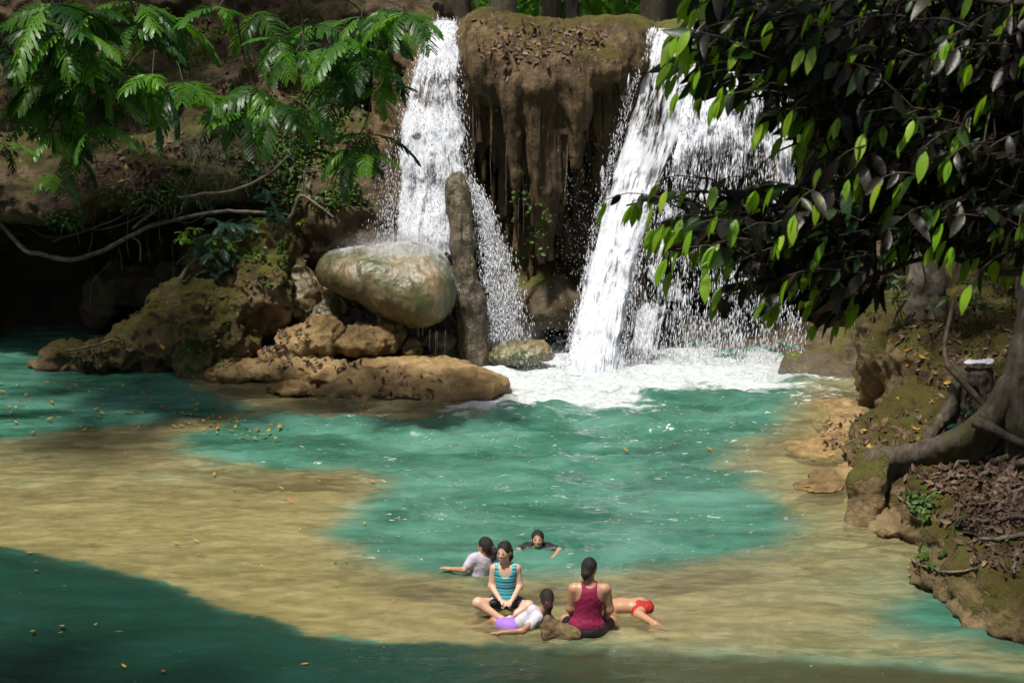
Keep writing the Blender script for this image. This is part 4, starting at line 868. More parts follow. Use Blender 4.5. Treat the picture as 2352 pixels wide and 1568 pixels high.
# ---- feathery-leaved trees hanging over the left cliff
rg = np.random.default_rng(33)
FR = [prepare('frond', frond_shape(.62, 12, .22, .040, .35, 6, 1), MAT['frond']), prepare('frond', frond_shape(.7, 14, .24, .040, .5, 6, 2), MAT['frond']), prepare('frond', frond_shape(.5, 10, .18, .036, .25, 6, 3), MAT['frond'])]
def feathery(loc, label, clusters, Yb, branches, seed):
    t = empty('feathery_tree', loc); tag(t, label, 'tree'); g = np.random.default_rng(seed)
    top = np.array(loc) + np.array([1.0, -1.5, 10.0]); child('trunk', *vine([loc, np.array(loc) + [.2, -.3, 4], top], [.22, .17, .10], 30, 8, .2, seed=seed), MAT['bark'], t)
    tips = []
    for br in branches:
        P = spline([V(*q) for q in br], 40); P = P + np.stack([fbm(P + 5 * k, 1.2, 3, .5, seed + k) for k in range(3)], -1) * .08
        child('branch', *tube(P, np.linspace(.035, .007, 40), 6, seed, .3), MAT['twig'], t); tips.append(P)
        child('branch', *vine([top, (top + P[0]) / 2 + np.array([0, 0, .5]), P[0]], [.08, .05, .035], 16, 6, .2), MAT['twig'], t)
    AP = np.concatenate(tips)
    for (px, py, rad, nf, *rest) in clusters:
        Y = Yb + g.uniform(-1.2, 1.2) if not rest else rest[0]; c = V(px, py, Y)
        if g.random() < .12: continue
        q = AP[np.argmin(((AP - c) ** 2).sum(1))]
        child('twig', *vine([q, (q + c) / 2 + np.array([0, 0, .08]), c], [.012, .009, .006], 9, 4, .2), MAT['twig'], t)
        for k in range(nf):
            az = 2 * math.pi * (k + g.uniform(-.3, .3)) / nf; el = g.uniform(-.75, .25)
            d = np.array([math.cos(az) * math.cos(el), math.sin(az) * math.cos(el) * .8 - .15, math.sin(el)])
            place('frond', FR[int(g.integers(0, 3))], c + d * .03, orient(d, g.normal(0, .3)), rad * S(Y) / .55 * g.uniform(1.0, 1.55), None, t)
    return t
feathery((-9.6, 27.0, -.8), 'feathery-leaved tree hanging over the dark shelf at the far left',
         [(60, 45, 95, 7), (150, 70, 100, 8), (20, 100, 90, 5), (215, 30, 80, 6), (120, 10, 90, 6), (160, 140, 80, 7), (110, 175, 75, 6), (240, 130, 85, 6), (215, 215, 75, 7), (150, 250, 70, 6), (70, 250, 80, 6), (220, 290, 60, 5), (130, 300, 60, 5), (300, 60, 85, 6), (320, 10, 80, 6), (250, 75, 70, 5),
          (400, 140, 95, 7), (350, 170, 85, 6), (5, 330, 60, 5), (165, 350, 55, 5), (125, 400, 55, 4), (420, 190, 80, 5), (60, 130, 70, 5), (380, 40, 70, 5), (190, 180, 60, 5), (270, 200, 50, 4), (40, 190, 60, 4)],
         27.0, [[(-150, -150, 27.0), (80, -60, 27.0), (180, 80, 27.4), (230, 220, 27.5), (210, 330, 27.5), (160, 380, 27.5)], [(-100, -120, 27.0), (250, -40, 27.0), (330, 90, 27.3), (400, 140, 27.5)], [(-150, -100, 27.0), (-20, 60, 27.0), (60, 180, 27.3), (30, 300, 27.5)]], 41)
feathery((-8.9, 33.2, 3.0), 'feathery-leaved tree dangling bright fronds beside the narrower waterfall',
         [(590, 205, 90, 7, 27.3), (640, 235, 80, 6, 27.0), (560, 260, 85, 6, 27.2), (530, 225, 70, 5, 27.4), (640, 90, 65, 6), (680, 120, 60, 5), (720, 60, 75, 6), (770, 30, 80, 7), (800, 90, 75, 6), (750, 110, 80, 6), (830, 40, 70, 6), (880, 20, 75, 6), (930, 30, 75, 6), (870, 60, 70, 5), (850, 110, 75, 6), (800, 150, 75, 6), (880, 150, 70, 6), (900, 120, 65, 5), (760, 190, 65, 5), (870, 200, 65, 5), (700, 20, 70, 5), (850, 310, 65, 5), (800, 340, 70, 6), (840, 350, 55, 5), (700, 250, 55, 4), (670, 300, 55, 4), (930, 80, 55, 4), (600, 30, 60, 5), (500, 20, 65, 5)],
         26.8, [[(560, -150, 26.4), (700, -60, 26.6), (820, 20, 26.8), (850, 130, 26.8), (848, 250, 26.8), (810, 330, 26.8)], [(500, -150, 26.6), (540, 0, 26.8), (560, 120, 27.1), (590, 205, 27.2)], [(600, -150, 26.4), (760, -40, 26.6), (930, 10, 26.8)], [(620, -150, 26.4), (690, 0, 26.8), (700, 120, 26.8), (690, 240, 26.8)]], 43)

# ---- crowns overhead and out of the picture: they shade the banks as in the photo
rg = np.random.default_rng(55); SH_CAN = leaf_shape(.42, .17, .2, .2, 3)
def overhead(name, label, base, blobs, n, seed):
    t = empty(name, base); tag(t, label, 'tree'); g = np.random.default_rng(seed); c0 = np.array(blobs[0][0], float)
    child('trunk', *vine([base, (np.array(base) + c0) / 2 + np.array([.3, .2, 0]), c0], [.4, .3, .14], 30, 9, .2, seed=seed), MAT['bark'], t)
    L, R_, s_ = [], [], []
    for c, r in blobs:
        c = np.array(c, float) + np.array([.9, 1.3, 0]); r = np.array(r, float) * np.ones(3)
        child('limb', *vine([c0 - [0, 0, 1], (c0 + c) / 2 + np.array([0, 0, .3]), c], [.12, .08, .04], 14, 6, .2), MAT['bark'], t)
        m = int(n * r[0] * r[1] / 6); cl = c + g.normal(0, .5, (max(3, m // 24), 3)) * r
        for k in range(m):
            L.append(cl[k % len(cl)] + g.normal(0, .32, 3)); d = np.array([g.normal(), g.normal(), g.normal(-.5, .5)]); R_.append(orient(d, g.normal(0, .8))); s_.append(g.uniform(.8, 1.6))
    stuff_leaves('crown', SH_CAN, L, R_, s_, MAT['canopy'], t, g)
    return t

overhead('shade_tree', 'tall tree beyond the right bank whose crown spreads above the picture', (11.5, 19.5, 1.0),
         [((8.0, 20, 11), (2.6, 2.6, .7)), ((5.6, 17.5, 11), (2.2, 2.4, .7)), ((6.2, 22.5, 11.2), (2.2, 2.2, .7)), ((8.2, 25, 11.2), (2.6, 2.4, .7)), ((4.6, 13.8, 10.6), (2.2, 2.2, .6)), ((7.5, 14.5, 10.8), (2.4, 2.2, .6)), ((4.6, 10.0, 10.2), (1.6, 1.6, .5)), ((9.0, 17.5, 11.0), (2.4, 2.4, .6)), ((7.0, 18.5, 12.2), (2.6, 2.6, .5)), ((8.0, 23.0, 12.4), (2.6, 2.6, .5)), ((5.2, 16.0, 12), (1.8, 2, .5)), ((10.5, 22, 11), (2.4, 3.0, .7)), ((6.4, 27, 11.2), (1.7, 1.6, .6)), ((8.4, 28.2, 11.5), (2.4, 2.0, .6)), ((6.8, 25.0, 12.3), (2.2, 2.2, .5))], 760, 61)
overhead('shade_tree', 'tall tree on the near shore whose crown spreads above the camera', (-9.5, 7.0, 1.0),
         [((-6.5, 10.6, 10.8), (2.4, 1.6, .6)), ((-3.6, 10.4, 10.8), (2.2, 1.5, .6)), ((-8.8, 11.6, 11), (2.2, 1.8, .6)), ((-1.2, 10.0, 10.6), (1.8, 1.1, .6)), ((1.0, 9.8, 10.6), (1.8, 1.0, .6)), ((-6.0, 8.5, 10.5), (2, 2, .6)), ((3.2, 9.8, 11.0), (1.8, 1.0, .4))], 900, 62)
overhead('shade_tree', 'tall tree on the hill above the cave, crown out of sight', (-13.0, 33.5, 4.0),
         [((-10, 31.5, 11.3), (2.4, 2.2, .7)), ((-7.3, 31.8, 11.4), (2.2, 2.0, .7)), ((-5.0, 32.6, 11.4), (1.8, 1.8, .7)), ((-9.0, 28.0, 11.2), (2.2, 1.8, .6)), ((-11, 26, 11.2), (2.0, 2.0, .6)), ((-9.6, 24.6, 11.3), (1.6, 1.6, .5)), ((-10.6, 22.0, 11.3), (1.6, 1.8, .5)), ((-11.5, 35, 11.6), (2.4, 2.4, .7))], 470, 63)
# ------------------------------------------------------------------ bathers
def skin_mat(name, c, r=.42):
    a = M_(name); n = a.noise(a.objpos(), 14, 4, .6)
    col = a.mix(n, tuple(x * .86 for x in c), tuple(min(1, x * 1.12) for x in c))
    return a.done(a.bsdf(Base_Color=col, Roughness=r, Specular_IOR_Level=.5, Subsurface_Weight=.12, Subsurface_Radius=(.02, .008, .004), Subsurface_Scale=.6))
def cloth_mat(name, c, r=.75, sheen=0.0):
    a = M_(name); n = a.noise(a.objpos(), 9, 5, .6); n2 = a.noise(a.objpos(), 22, 3, .6)
    return a.done(a.bsdf(Base_Color=a.mix(n, tuple(x * .8 for x in c), tuple(min(1, x * 1.1) for x in c)), Roughness=r, Normal=a.bump(a.math('ADD', n, a.math('MULTIPLY', n2, .4)), .5, .03)))
SK_L = skin_mat('fair_skin', (.60, .38, .27)); SK_M = skin_mat('tan_skin', (.46, .25, .15)); SK_D = skin_mat('brown_skin', (.33, .17, .10))
a = M_('black_hair'); n = a.noise(a.objpos(), 60, 3, .6); MAT['hair'] = a.done(a.bsdf(Base_Color=a.mix(n, (.006, .005, .005), (.028, .022, .018)), Roughness=.42, Specular_IOR_Level=.35, Normal=a.bump(n, 1.0, .02)))
a = M_('eye_dark'); MAT['eye'] = a.done(a.bsdf(Base_Color=(.012, .008, .006), Roughness=.3)); a = M_('lip'); MAT['lip'] = a.done(a.bsdf(Base_Color=(.42, .14, .12), Roughness=.4))
a = M_('teeth'); MAT['teeth'] = a.done(a.bsdf(Base_Color=(.75, .72, .68), Roughness=.3))
a = M_('striped_lycra'); z = a.n('ShaderNodeSeparateXYZ', {0: a.objpos()}).outputs[2]; wv = a.math('ADD', a.math('MULTIPLY', z, 13.5), a.math('MULTIPLY', a.noise(a.objpos(), 3, 2), .35))
st = a.ramp(a.math('FRACT', wv), [(0, (.02, .36, .42)), (.18, (.03, .10, .30)), (.30, (.01, .03, .12)), (.38, (.05, .42, .40)), (.58, (.10, .50, .42)), (.66, (.02, .22, .20)), (.80, (.03, .30, .55)), (.9, (.25, .62, .58))], 'CONSTANT')
MAT['striped'] = a.done(a.bsdf(Base_Color=st, Roughness=.55))
FAB = {'maroon': cloth_mat('maroon_cotton', (.235, .006, .055)), 'white': cloth_mat('white_cotton', (.55, .54, .60)), 'lilac': cloth_mat('lilac_cotton', (.50, .45, .55)), 'black': cloth_mat('black_cloth', (.012, .013, .018), .5),
       'red': cloth_mat('red_cotton', (.40, .013, .012)), 'purple': cloth_mat('purple_cloth', (.33, .16, .62)), 'redband': cloth_mat('red_band', (.75, .01, .05)), 'greyband': cloth_mat('grey_band', (.5, .48, .55)), 'aqua': cloth_mat('aqua_trim', (.16, .50, .62))}
def frame(f, u):
    """rotation with columns right, forward, up"""
    f = np.asarray(f, float); f /= np.linalg.norm(f); u = np.asarray(u, float); u = u - f * (u @ f); u /= np.linalg.norm(u)
    r = np.cross(f, u); return np.stack([r, f, u], 1)
def head_prims(b, c, R, s, neck=None):
    L = lambda x, y, z: np.asarray(c) + R @ (np.array([x, y, z]) * s)
    M = Matrix(R.tolist())
    b.ell(L(0, -.012, .03), np.array([.074, .092, .085]) * s, .02, M); b.ell(L(0, .030, -.035), np.array([.056, .062, .072]) * s, .035, M); b.ell(L(0, .052, -.085), np.array([.028, .026, .024]) * s, .03, M)
    b.cap(L(0, .088, .012), L(0, .104, -.024), .009 * s, .013 * s, .012); b.ell(L(.012, .094, -.03), .009 * s, .008); b.ell(L(-.012, .094, -.03), .009 * s, .008)
    for q in (-1, 1):
        b.ell(L(q * .031, .098, .012), np.array([.015, .009, .008]) * s, .010, M, op=-1); b.ell(L(q * .03, .074, .010), .015 * s, .006); b.ell(L(q * .036, .066, -.02), np.array([.022, .02, .02]) * s, .02, M)
        b.ell(L(q * .076, -.008, -.012), np.array([.010, .020, .030]) * s, .008, M)
    b.ell(L(0, .089, -.057), np.array([.024, .010, .010]) * s, .01, M)
    if neck is not None: b.cap(L(0, -.02, -.06), neck, .047 * s, .056 * s, .035)
def face_parts(p, c, R, s, smile=False, closed=False):
    L = lambda x, y, z: np.asarray(c) + R @ (np.array([x, y, z]) * s); M = Matrix(R.tolist())
    def bit(name, prims, mat, par=None):
        b = Blob(.0035, .004)
        for q in prims: b.ell(*q)
        v, f = b.mesh(); return child(name, v, f, mat, par or p)
    for q in (-1, 1):
        bit('eye', [(L(q * .031, .086, .010), np.array([.011, .008, .0022 if closed else .0045]) * s, .002, M)], MAT['eye'])
        bit('eyebrow', [(L(q * .030, .093, .031), np.array([.015, .006, .0022]) * s, .002, M)], MAT['hair'])
    mo = bit('mouth', [(L(0, .095, -.060), np.array([.027 if smile else .021, .009, .009]) * s, .003, M)], MAT['lip'])
    if smile: bit('teeth', [(L(0, .1, -.059), np.array([.019, .0075, .0042]) * s, .003, M)], MAT['teeth'], mo)
def hand(b, w, d, up, s=1.0, curl=.5, side=1):
    """palm, four fingers of different length with a bend, thumb off the side"""
    d = np.asarray(d, float); d /= np.linalg.norm(d); up = np.asarray(up, float); up = up - d * (up @ d); up /= np.linalg.norm(up); r = np.cross(d, up) * side; w = np.asarray(w, float)
    R = Matrix(np.stack([r, d, up], 1).tolist()); b.ell(w + d * .045 * s, np.array([.038, .052, .016]) * s, .015, R)
    for i, ln in enumerate((.066, .076, .072, .056)):
        k = w + d * .085 * s + r * (.028 - .0185 * i) * s; m = k + (d * math.cos(curl * .5) - up * math.sin(curl * .5)) * ln * .52 * s; e = m + (d * math.cos(curl * 1.6) - up * math.sin(curl * 1.6)) * ln * .5 * s
        b.cap(k, m, .0088 * s, .008 * s, .005); b.cap(m, e, .008 * s, .0068 * s, .005)
    t0 = w + d * .022 * s + r * .032 * s; t1 = t0 + (r * .75 + d * .65) * .034 * s; b.cap(t0, t1, .0115 * s, .0098 * s, .008); b.cap(t1, t1 + (d * .9 + r * .2 - up * .2) * .032 * s, .0095 * s, .0078 * s, .004)
def limb(b, pts, rad, k=.03): b.chain([np.asarray(q, float) for q in pts], rad, k)
def foot(b, a_, d, up, s=1.0):
    d = np.asarray(d, float); d /= np.linalg.norm(d); up = np.asarray(up, float); a_ = np.asarray(a_, float); r = np.cross(d, up)
    b.cap(a_ - d * .04 * s - up * .03 * s, a_ + d * .13 * s - up * .045 * s, .033 * s, .028 * s, .03); b.cap(a_, a_ + d * .08 * s - up * .03 * s, .034 * s, .03 * s, .03)
    for i in range(5): q = a_ + d * (.15 - .006 * abs(i - 1)) * s - up * .05 * s + r * (.03 - .015 * i) * s; b.cap(q - d * .02 * s, q + d * (.026 - .003 * i) * s, .011 * s, .009 * s, .006)
def torso(b, pel, chest, R, s=1.0, w=1.0, grow=0.0, k=.06, hips=True):
    M = Matrix(R.tolist()); pel = np.asarray(pel, float); chest = np.asarray(chest, float); mid = pel * .45 + chest * .55; r, f, u = R[:, 0], R[:, 1], R[:, 2]; g = grow
    b.ell(chest + u * .02 * s, np.array([.150 * w, .098, .135]) * s + g, k, M); b.ell(mid, np.array([.122 * w, .092, .14]) * s + g, k, M)
    if hips: b.ell(pel, np.array([.162 * w, .115, .115]) * s + g, k, M)
    b.cap(chest + u * .10 * s + r * .13 * s * w, chest + u * .10 * s - r * .13 * s * w, .052 * s + g, .052 * s + g, k)
def finish(name, b, mat, parent, specs=None, seed=0, sm=2):
    v, f = b.mesh()
    if specs: v = rough(v, f, specs, seed)
    return child(name, v, f, mat, parent)
def hair_cap(c, R, s, back=True, g=.0, face=True, low=-.03):
    b = Blob(.0075, .02); M = Matrix(R.tolist()); L = lambda x, y, z: np.asarray(c) + R @ (np.array([x, y, z]) * s)
    b.ell(L(0, -.016, .034), np.array([.083, .098, .092]) * s + g, .02, M)
    if back: b.ell(L(0, -.05, -.02), np.array([.070, .052, .075]) * s, .03, M)
    if face:
        b.ell(L(0, .105, -.035), np.array([.067, .085, .110]) * s, .012, M, op=-1)
    b.box(L(0, .05, -.13), np.array([.12, .105, .085]) * s, .01, .01, M, op=-1)
    return b, L
WRINK = [(.006, (9, 9, 5), 3, 'f'), (.004, 18, 2, 'f')]
UP = np.array([0, 0, 1.0])

# 1 woman sitting cross-legged, facing the camera
Y0 = 18.95; J = lambda x, y, d=0.0: V(x, y, Y0 + d)
pp = empty('person', W(1160, 1386)); tag(pp, 'smiling person in a turquoise striped tank top sitting cross-legged in shallow water', 'person')
R = frame((-.05, -1, 0), (0, -.05, 1)); Rh = frame((-.42, -.9, -.10), (.02, 0, 1))
pel, che, nk, hd = J(1160, 1372), J(1161, 1322), J(1160, 1294), J(1158, 1266, -.03)
b = Blob(.0095, .03); torso(b, pel, che, R, .98, .95); head_prims(b, hd, Rh, 1.0, nk)
limb(b, [J(1134, 1305), J(1129, 1345, -.03), J(1149, 1377, -.26)], [.046, .037, .025]); limb(b, [J(1188, 1305), J(1194, 1345, -.03), J(1176, 1378, -.26)], [.046, .037, .025])
hand(b, J(1150, 1378, -.27), (.75, -.35, -.25), (0, -.2, 1), .95, .4, 1); hand(b, J(1175, 1379, -.27), (-.75, -.4, -.25), (0, -.2, 1), .95, .4, -1)
limb(b, [J(1143, 1388), J(1098, 1384, -.20), J(1150, 1420, -.28)], [.085, .060, .036], .04); limb(b, [J(1178, 1388), J(1214, 1391, -.20), J(1165, 1422, -.30)], [.085, .060, .036], .04)
foot(b, J(1152, 1420, -.28), (1, -.1, -.1), UP, .9); foot(b, J(1163, 1422, -.30), (-1, -.1, -.1), UP, .9)
finish('body', b, SK_L, pp); face_parts(pp, hd, Rh, 1.0, smile=True)
b, L = hair_cap(hd, Rh, 1.0); b.chain([L(-.03, -.07, -.02), L(-.03, -.09, -.10), L(-.02, -.10, -.17)], [.05, .035, .02], .03); finish('hair', b, MAT['hair'], pp, [(.004, 30, 2, 'f')])
b = Blob(.0085, .05); torso(b, pel, che, R, .98, .95, .010); rr, ff, uu = R[:, 0], R[:, 1], R[:, 2]
b.ell(che + uu * .145 + ff * .08, (.082, .17, .135), .012, op=-1); b.ell(che + uu * .20 - ff * .08, (.082, .17, .11), .012, op=-1)
for q in (-1, 1): b.ell(che + rr * q * .215 + uu * .10, (.088, .2, .16), .012, op=-1)
b.box(pel - uu * .17, (.3, .3, .10), .01, .01, op=-1); finish('tank_top', b, MAT['striped'], pp)
b = Blob(.009, .04); b.ell(pel - uu * .03, (.168, .125, .10), .04); b.cap(J(1145, 1380), J(1132, 1379, -.09), .095, .09); b.cap(J(1176, 1380), J(1190, 1382, -.09), .095, .09); b.box(pel + uu * .12, (.3, .3, .10), .01, .01, op=-1); finish('shorts', b, FAB['black'], pp)

# 2 person in a maroon racerback top, seen from behind
Y0 = 18.25; J = lambda x, y, d=0.0: V(x, y, Y0 + d)
pp = empty('person', W(1350, 1448)); tag(pp, 'person in a maroon racerback top sitting with their back to the camera', 'person')
R = frame((.06, 1, 0), (.02, .06, 1)); Rh = frame((.45, .85, -.25), (.05, .1, 1))
pel, che, nk, hd = J(1348, 1432), J(1353, 1372), J(1354, 1334), J(1354, 1305, .03)
b = Blob(.010, .035); torso(b, pel, che, R, 1.12, 1.08); head_prims(b, hd, Rh, 1.04, nk)
limb(b, [J(1317, 1352), J(1311, 1396, .04), J(1322, 1428, .28)], [.062, .052, .033]); limb(b, [J(1391, 1352), J(1399, 1398, .04), J(1384, 1430, .28)], [.062, .052, .033])
hand(b, J(1323, 1429, .29), (.5, .8, -.2), UP, 1, .4, -1); hand(b, J(1383, 1431, .29), (-.5, .8, -.2), UP, 1, .4, 1)
limb(b, [J(1330, 1440), J(1300, 1425, .34), J(1345, 1440, .50)], [.105, .068, .042], .04); limb(b, [J(1368, 1440), J(1402, 1428, .34), J(1360, 1442, .55)], [.105, .068, .042], .04)
foot(b, J(1345, 1440, .50), (1, .1, -.1), UP); foot(b, J(1362, 1442, .55), (-1, .1, -.1), UP)
finish('body', b, SK_M, pp); face_parts(pp, hd, Rh, 1.04)
b, L = hair_cap(hd, Rh, 1.04, low=-.1); b.ell(L(0, -.085, -.055), (.055, .045, .045), .03); b.cap(L(-.02, -.05, -.06), L(-.02, -.045, -.105), .045, .03, .03); finish('hair', b, MAT['hair'], pp, [(.004, 30, 2, 'f')])
b = Blob(.0085, .05); torso(b, pel, che, R, 1.12, 1.08, .012); rr, ff, uu = R[:, 0], R[:, 1], R[:, 2]
for q in (-1, 1): b.ell(che + rr * q * .215 + uu * .115, (.135, .3, .155), .012, op=-1)
b.ell(che + uu * .215, (.072, .3, .075), .012, op=-1); b.box(pel - uu * .22, (.4, .4, .10), .01, .01, op=-1); finish('tank_top', b, FAB['maroon'], pp, WRINK)
b = Blob(.009, .04); b.ell(pel - uu * .06, (.205, .15, .10), .04); b.cap(J(1332, 1440), J(1308, 1432, .22), .118, .095); b.cap(J(1366, 1440), J(1394, 1433, .22), .118, .095); finish('shorts', b, FAB['black'], pp)

# 3 child leaning back in the water, seen from behind
Y0 = 18.48; J = lambda x, y, d=0.0: V(x, y, Y0 + d)
pp = empty('person', W(1225, 1450)); tag(pp, 'child in a white shirt with a red hair tie, half lying in the water', 'person')
R = frame((-.35, .85, .35), (.75, .05, .62)); Rh = frame((-.25, .95, -.15), (.05, .1, 1))
pel, che, nk, hd = J(1174, 1440), J(1222, 1418), J(1247, 1404), J(1255, 1374)
b = Blob(.0095, .03); torso(b, pel, che, R, .80, .92); head_prims(b, hd, Rh, .96, nk)
limb(b, [J(1236, 1418, -.12), J(1200, 1448, -.26), J(1150, 1452, -.30)], [.042, .036, .025]); hand(b, J(1150, 1452, -.30), (-1, .05, -.05), UP, .85, .25, -1)
limb(b, [J(1256, 1412, .10), J(1278, 1440, .16), J(1282, 1452, .05)], [.04, .034, .024]); hand(b, J(1282, 1452, .05), (.3, -.9, -.3), UP, .85, .25, 1)
limb(b, [J(1172, 1444, -.04), J(1135, 1426, .10), J(1100, 1440, .25)], [.07, .05, .032]); limb(b, [J(1176, 1448, .06), J(1130, 1420, .30), J(1092, 1424, .42)], [.07, .05, .032])
foot(b, J(1100, 1440, .25), (-1, .2, -.1), UP, .85); foot(b, J(1092, 1424, .42), (-1, .2, -.1), UP, .85)
finish('body', b, SK_D, pp); face_parts(pp, hd, Rh, .96)
b, L = hair_cap(hd, Rh, .98); b.chain([L(0, -.09, -.02), L(.0, -.115, -.07), L(.01, -.10, -.15)], [.045, .04, .022], .03); hr = finish('hair', b, MAT['hair'], pp, [(.004, 30, 2, 'f')])
b = Blob(.006, .01); b.ell(L(0, -.105, -.035), (.045, .022, .020)); b.ell(L(-.025, -.115, -.028), (.02, .015, .022)); b.ell(L(.025, -.115, -.045), (.02, .015, .022)); finish('hair_tie', b, FAB['redband'], hr)
b = Blob(.0085, .05); torso(b, pel, che, R, .80, .92, .014, hips=False); uu = R[:, 2]
b.cap(J(1236, 1418, -.12), J(1216, 1436, -.18), .062, .060); b.cap(J(1256, 1412, .10), J(1268, 1428, .13), .058, .056); b.ell(nk + uu * .05, (.06, .08, .06), .01, op=-1); finish('shirt', b, FAB['white'], pp, WRINK)
b = Blob(.009, .04); b.ell(pel, (.13, .12, .11), .04); b.cap(J(1172, 1441, -.04), J(1152, 1434, .04), .090, .080); b.cap(J(1176, 1440, .06), J(1152, 1430, .18), .090, .080); finish('skirt', b, FAB['purple'], pp, WRINK)

# 4 person in a lilac shirt further back, ponytail
Y0 = 20.15; J = lambda x, y, d=0.0: V(x, y, Y0 + d)
pp = empty('person', W(1105, 1312)); tag(pp, 'person with a ponytail and lilac shirt sitting waist-deep, looking away', 'person')
R = frame((-.45, .85, .10), (.25, -.10, 1)); Rh = frame((-.72, .68, -.05), (.05, 0, 1))
pel, che, nk, hd = J(1100, 1330), J(1108, 1296), J(1114, 1276), J(1114, 1254)
b = Blob(.0095, .03); torso(b, pel, che, R, .96, .98); head_prims(b, hd, Rh, 1.0, nk)
limb(b, [J(1084, 1284, -.05), J(1066, 1308, -.12), J(1036, 1306, .02)], [.045, .037, .026]); hand(b, J(1036, 1306, .02), (-1, .3, .1), UP, .95, .3, 1)
limb(b, [J(1135, 1284, .10), J(1150, 1312, .15), J(1130, 1330, .4)], [.045, .037, .026]); hand(b, J(1130, 1330, .4), (-.4, .9, -.1), UP, .95, .3, 1)
limb(b, [J(1092, 1332, .02), J(1045, 1322, .35), J(1020, 1340, .55)], [.085, .058, .036]); limb(b, [J(1110, 1332, .1), J(1075, 1322, .5), J(1050, 1336, .8)], [.085, .058, .036])
finish('body', b, SK_M, pp); face_parts(pp, hd, Rh, 1.0)
b, L = hair_cap(hd, Rh, 1.0); b.chain([L(.02, -.09, .0), L(.035, -.125, -.05), L(.03, -.12, -.13), L(.02, -.10, -.17)], [.04, .040, .034, .015], .02); hr = finish('hair', b, MAT['hair'], pp, [(.004, 30, 2, 'f')])
b = Blob(.006, .01); b.ell(L(.022, -.098, -.008), (.042, .016, .040), rot=Matrix(frame(R[:, 0], UP).tolist())); finish('hair_tie', b, FAB['greyband'], hr)
b = Blob(.0085, .05); torso(b, pel, che, R, .96, .98, .013); b.cap(J(1084, 1284, -.05), J(1074, 1298, -.09), .062, .058); b.cap(J(1135, 1284, .10), J(1142, 1298, .12), .06, .056); b.ell(nk + UP * .03, (.07, .08, .05), .01, op=-1); finish('shirt', b, FAB['lilac'], pp, WRINK)
b = Blob(.010, .04); b.ell(pel - UP * .03, (.175, .15, .11), .04); b.cap(J(1092, 1332, .02), J(1066, 1327, .20), .098, .085); b.cap(J(1110, 1332, .1), J(1090, 1327, .32), .098, .085); finish('shorts', b, FAB['black'], pp)

# 5 swimmer, only head and shoulders out of the water
Y0 = 21.15; J = lambda x, y, d=0.0: V(x, y, Y0 + d)
pp = empty('person', W(1235, 1258)); tag(pp, 'swimmer with only the head and dark shirt shoulders above the green water', 'person')
R = frame((0, -.5, -.85), (0, -.85, .5)); Rh = frame((-.05, -1, .12), (0, .1, 1)); pel, che, nk, hd = J(1236, 1284, .62), J(1236, 1270, .10), J(1235, 1258, .03), J(1235, 1238)
b = Blob(.0095, .03); torso(b, pel, che, R, 1.0, 1.0); head_prims(b, hd, Rh, 1.0, nk)
limb(b, [J(1208, 1258, .1), J(1190, 1264, -.05), J(1205, 1282, -.3)], [.046, .037, .025]); limb(b, [J(1262, 1258, .1), J(1285, 1264, -.05), J(1272, 1279, -.3)], [.046, .037, .025])
hand(b, J(1205, 1282, -.3), (.5, -.8, 0), UP, .95, .2, 1); hand(b, J(1272, 1279, -.3), (-.5, -.8, 0), UP, .95, .2, -1)
limb(b, [J(1228, 1290, .65), J(1226, 1300, 1.05)], [.085, .05]); limb(b, [J(1246, 1290, .65), J(1248, 1300, 1.05)], [.085, .05])
finish('body', b, SK_M, pp); face_parts(pp, hd, Rh, 1.0, closed=True)
b, L = hair_cap(hd, Rh, 1.0); b.chain([L(0, -.07, -.02), L(0, -.09, -.12)], [.05, .04], .03); finish('hair', b, MAT['hair'], pp, [(.004, 30, 2, 'f')])
b = Blob(.0085, .05); torso(b, pel, che, R, 1.0, 1.0, .015); b.cap(J(1212, 1257, .1), J(1196, 1262, 0), .066, .060); b.cap(J(1259, 1257, .1), J(1276, 1262, 0), .066, .060); b.cap(J(1212, 1257, .1), J(1259, 1257, .1), .066, .066); b.ell(nk + UP * .02, (.075, .1, .05), .01, op=-1); finish('shirt', b, FAB['black'], pp, WRINK)

# 6 boy crouched face down in red shorts
Y0 = 19.0; J = lambda x, y, d=0.0: V(x, y, Y0 + d)
pp = empty('person', W(1450, 1415)); tag(pp, 'bare-backed boy in red shorts lying face down beside the maroon top', 'person')
R = frame((.05, -.15, -1), (-1, .15, .02)); Rh = frame((-.5, 0, -.9), (-.9, .1, .45))
pel, che, nk, hd = J(1472, 1393), J(1426, 1391, .02), J(1398, 1394, .02), J(1378, 1404, .03)
b = Blob(.0095, .03); torso(b, pel, che, R, .98, 1.0); head_prims(b, hd, Rh, .95, nk)
limb(b, [J(1408, 1402, -.10), J(1412, 1422, -.14), J(1392, 1424, -.05)], [.04, .034, .024]); limb(b, [J(1406, 1396, .12), J(1400, 1418, .18), J(1384, 1418, .2)], [.04, .034, .024])
hand(b, J(1392, 1424, -.05), (-1, 0, -.1), UP, .85, .2, 1); hand(b, J(1384, 1418, .2), (-1, 0, -.1), UP, .85, .2, -1)
limb(b, [J(1476, 1400, -.07), J(1466, 1410, -.24), J(1506, 1433, -.52)], [.076, .054, .034]); limb(b, [J(1478, 1398, .08), J(1468, 1420, .10), J(1510, 1424, .12)], [.076, .052, .032])
foot(b, J(1506, 1433, -.52), (1, -.2, -.1), UP, .85); foot(b, J(1510, 1424, .12), (1, .1, -.1), UP, .85)
finish('body', b, SK_M, pp); face_parts(pp, hd, Rh, .95); b, L = hair_cap(hd, Rh, .97); finish('hair', b, MAT['hair'], pp, [(.004, 30, 2, 'f')])
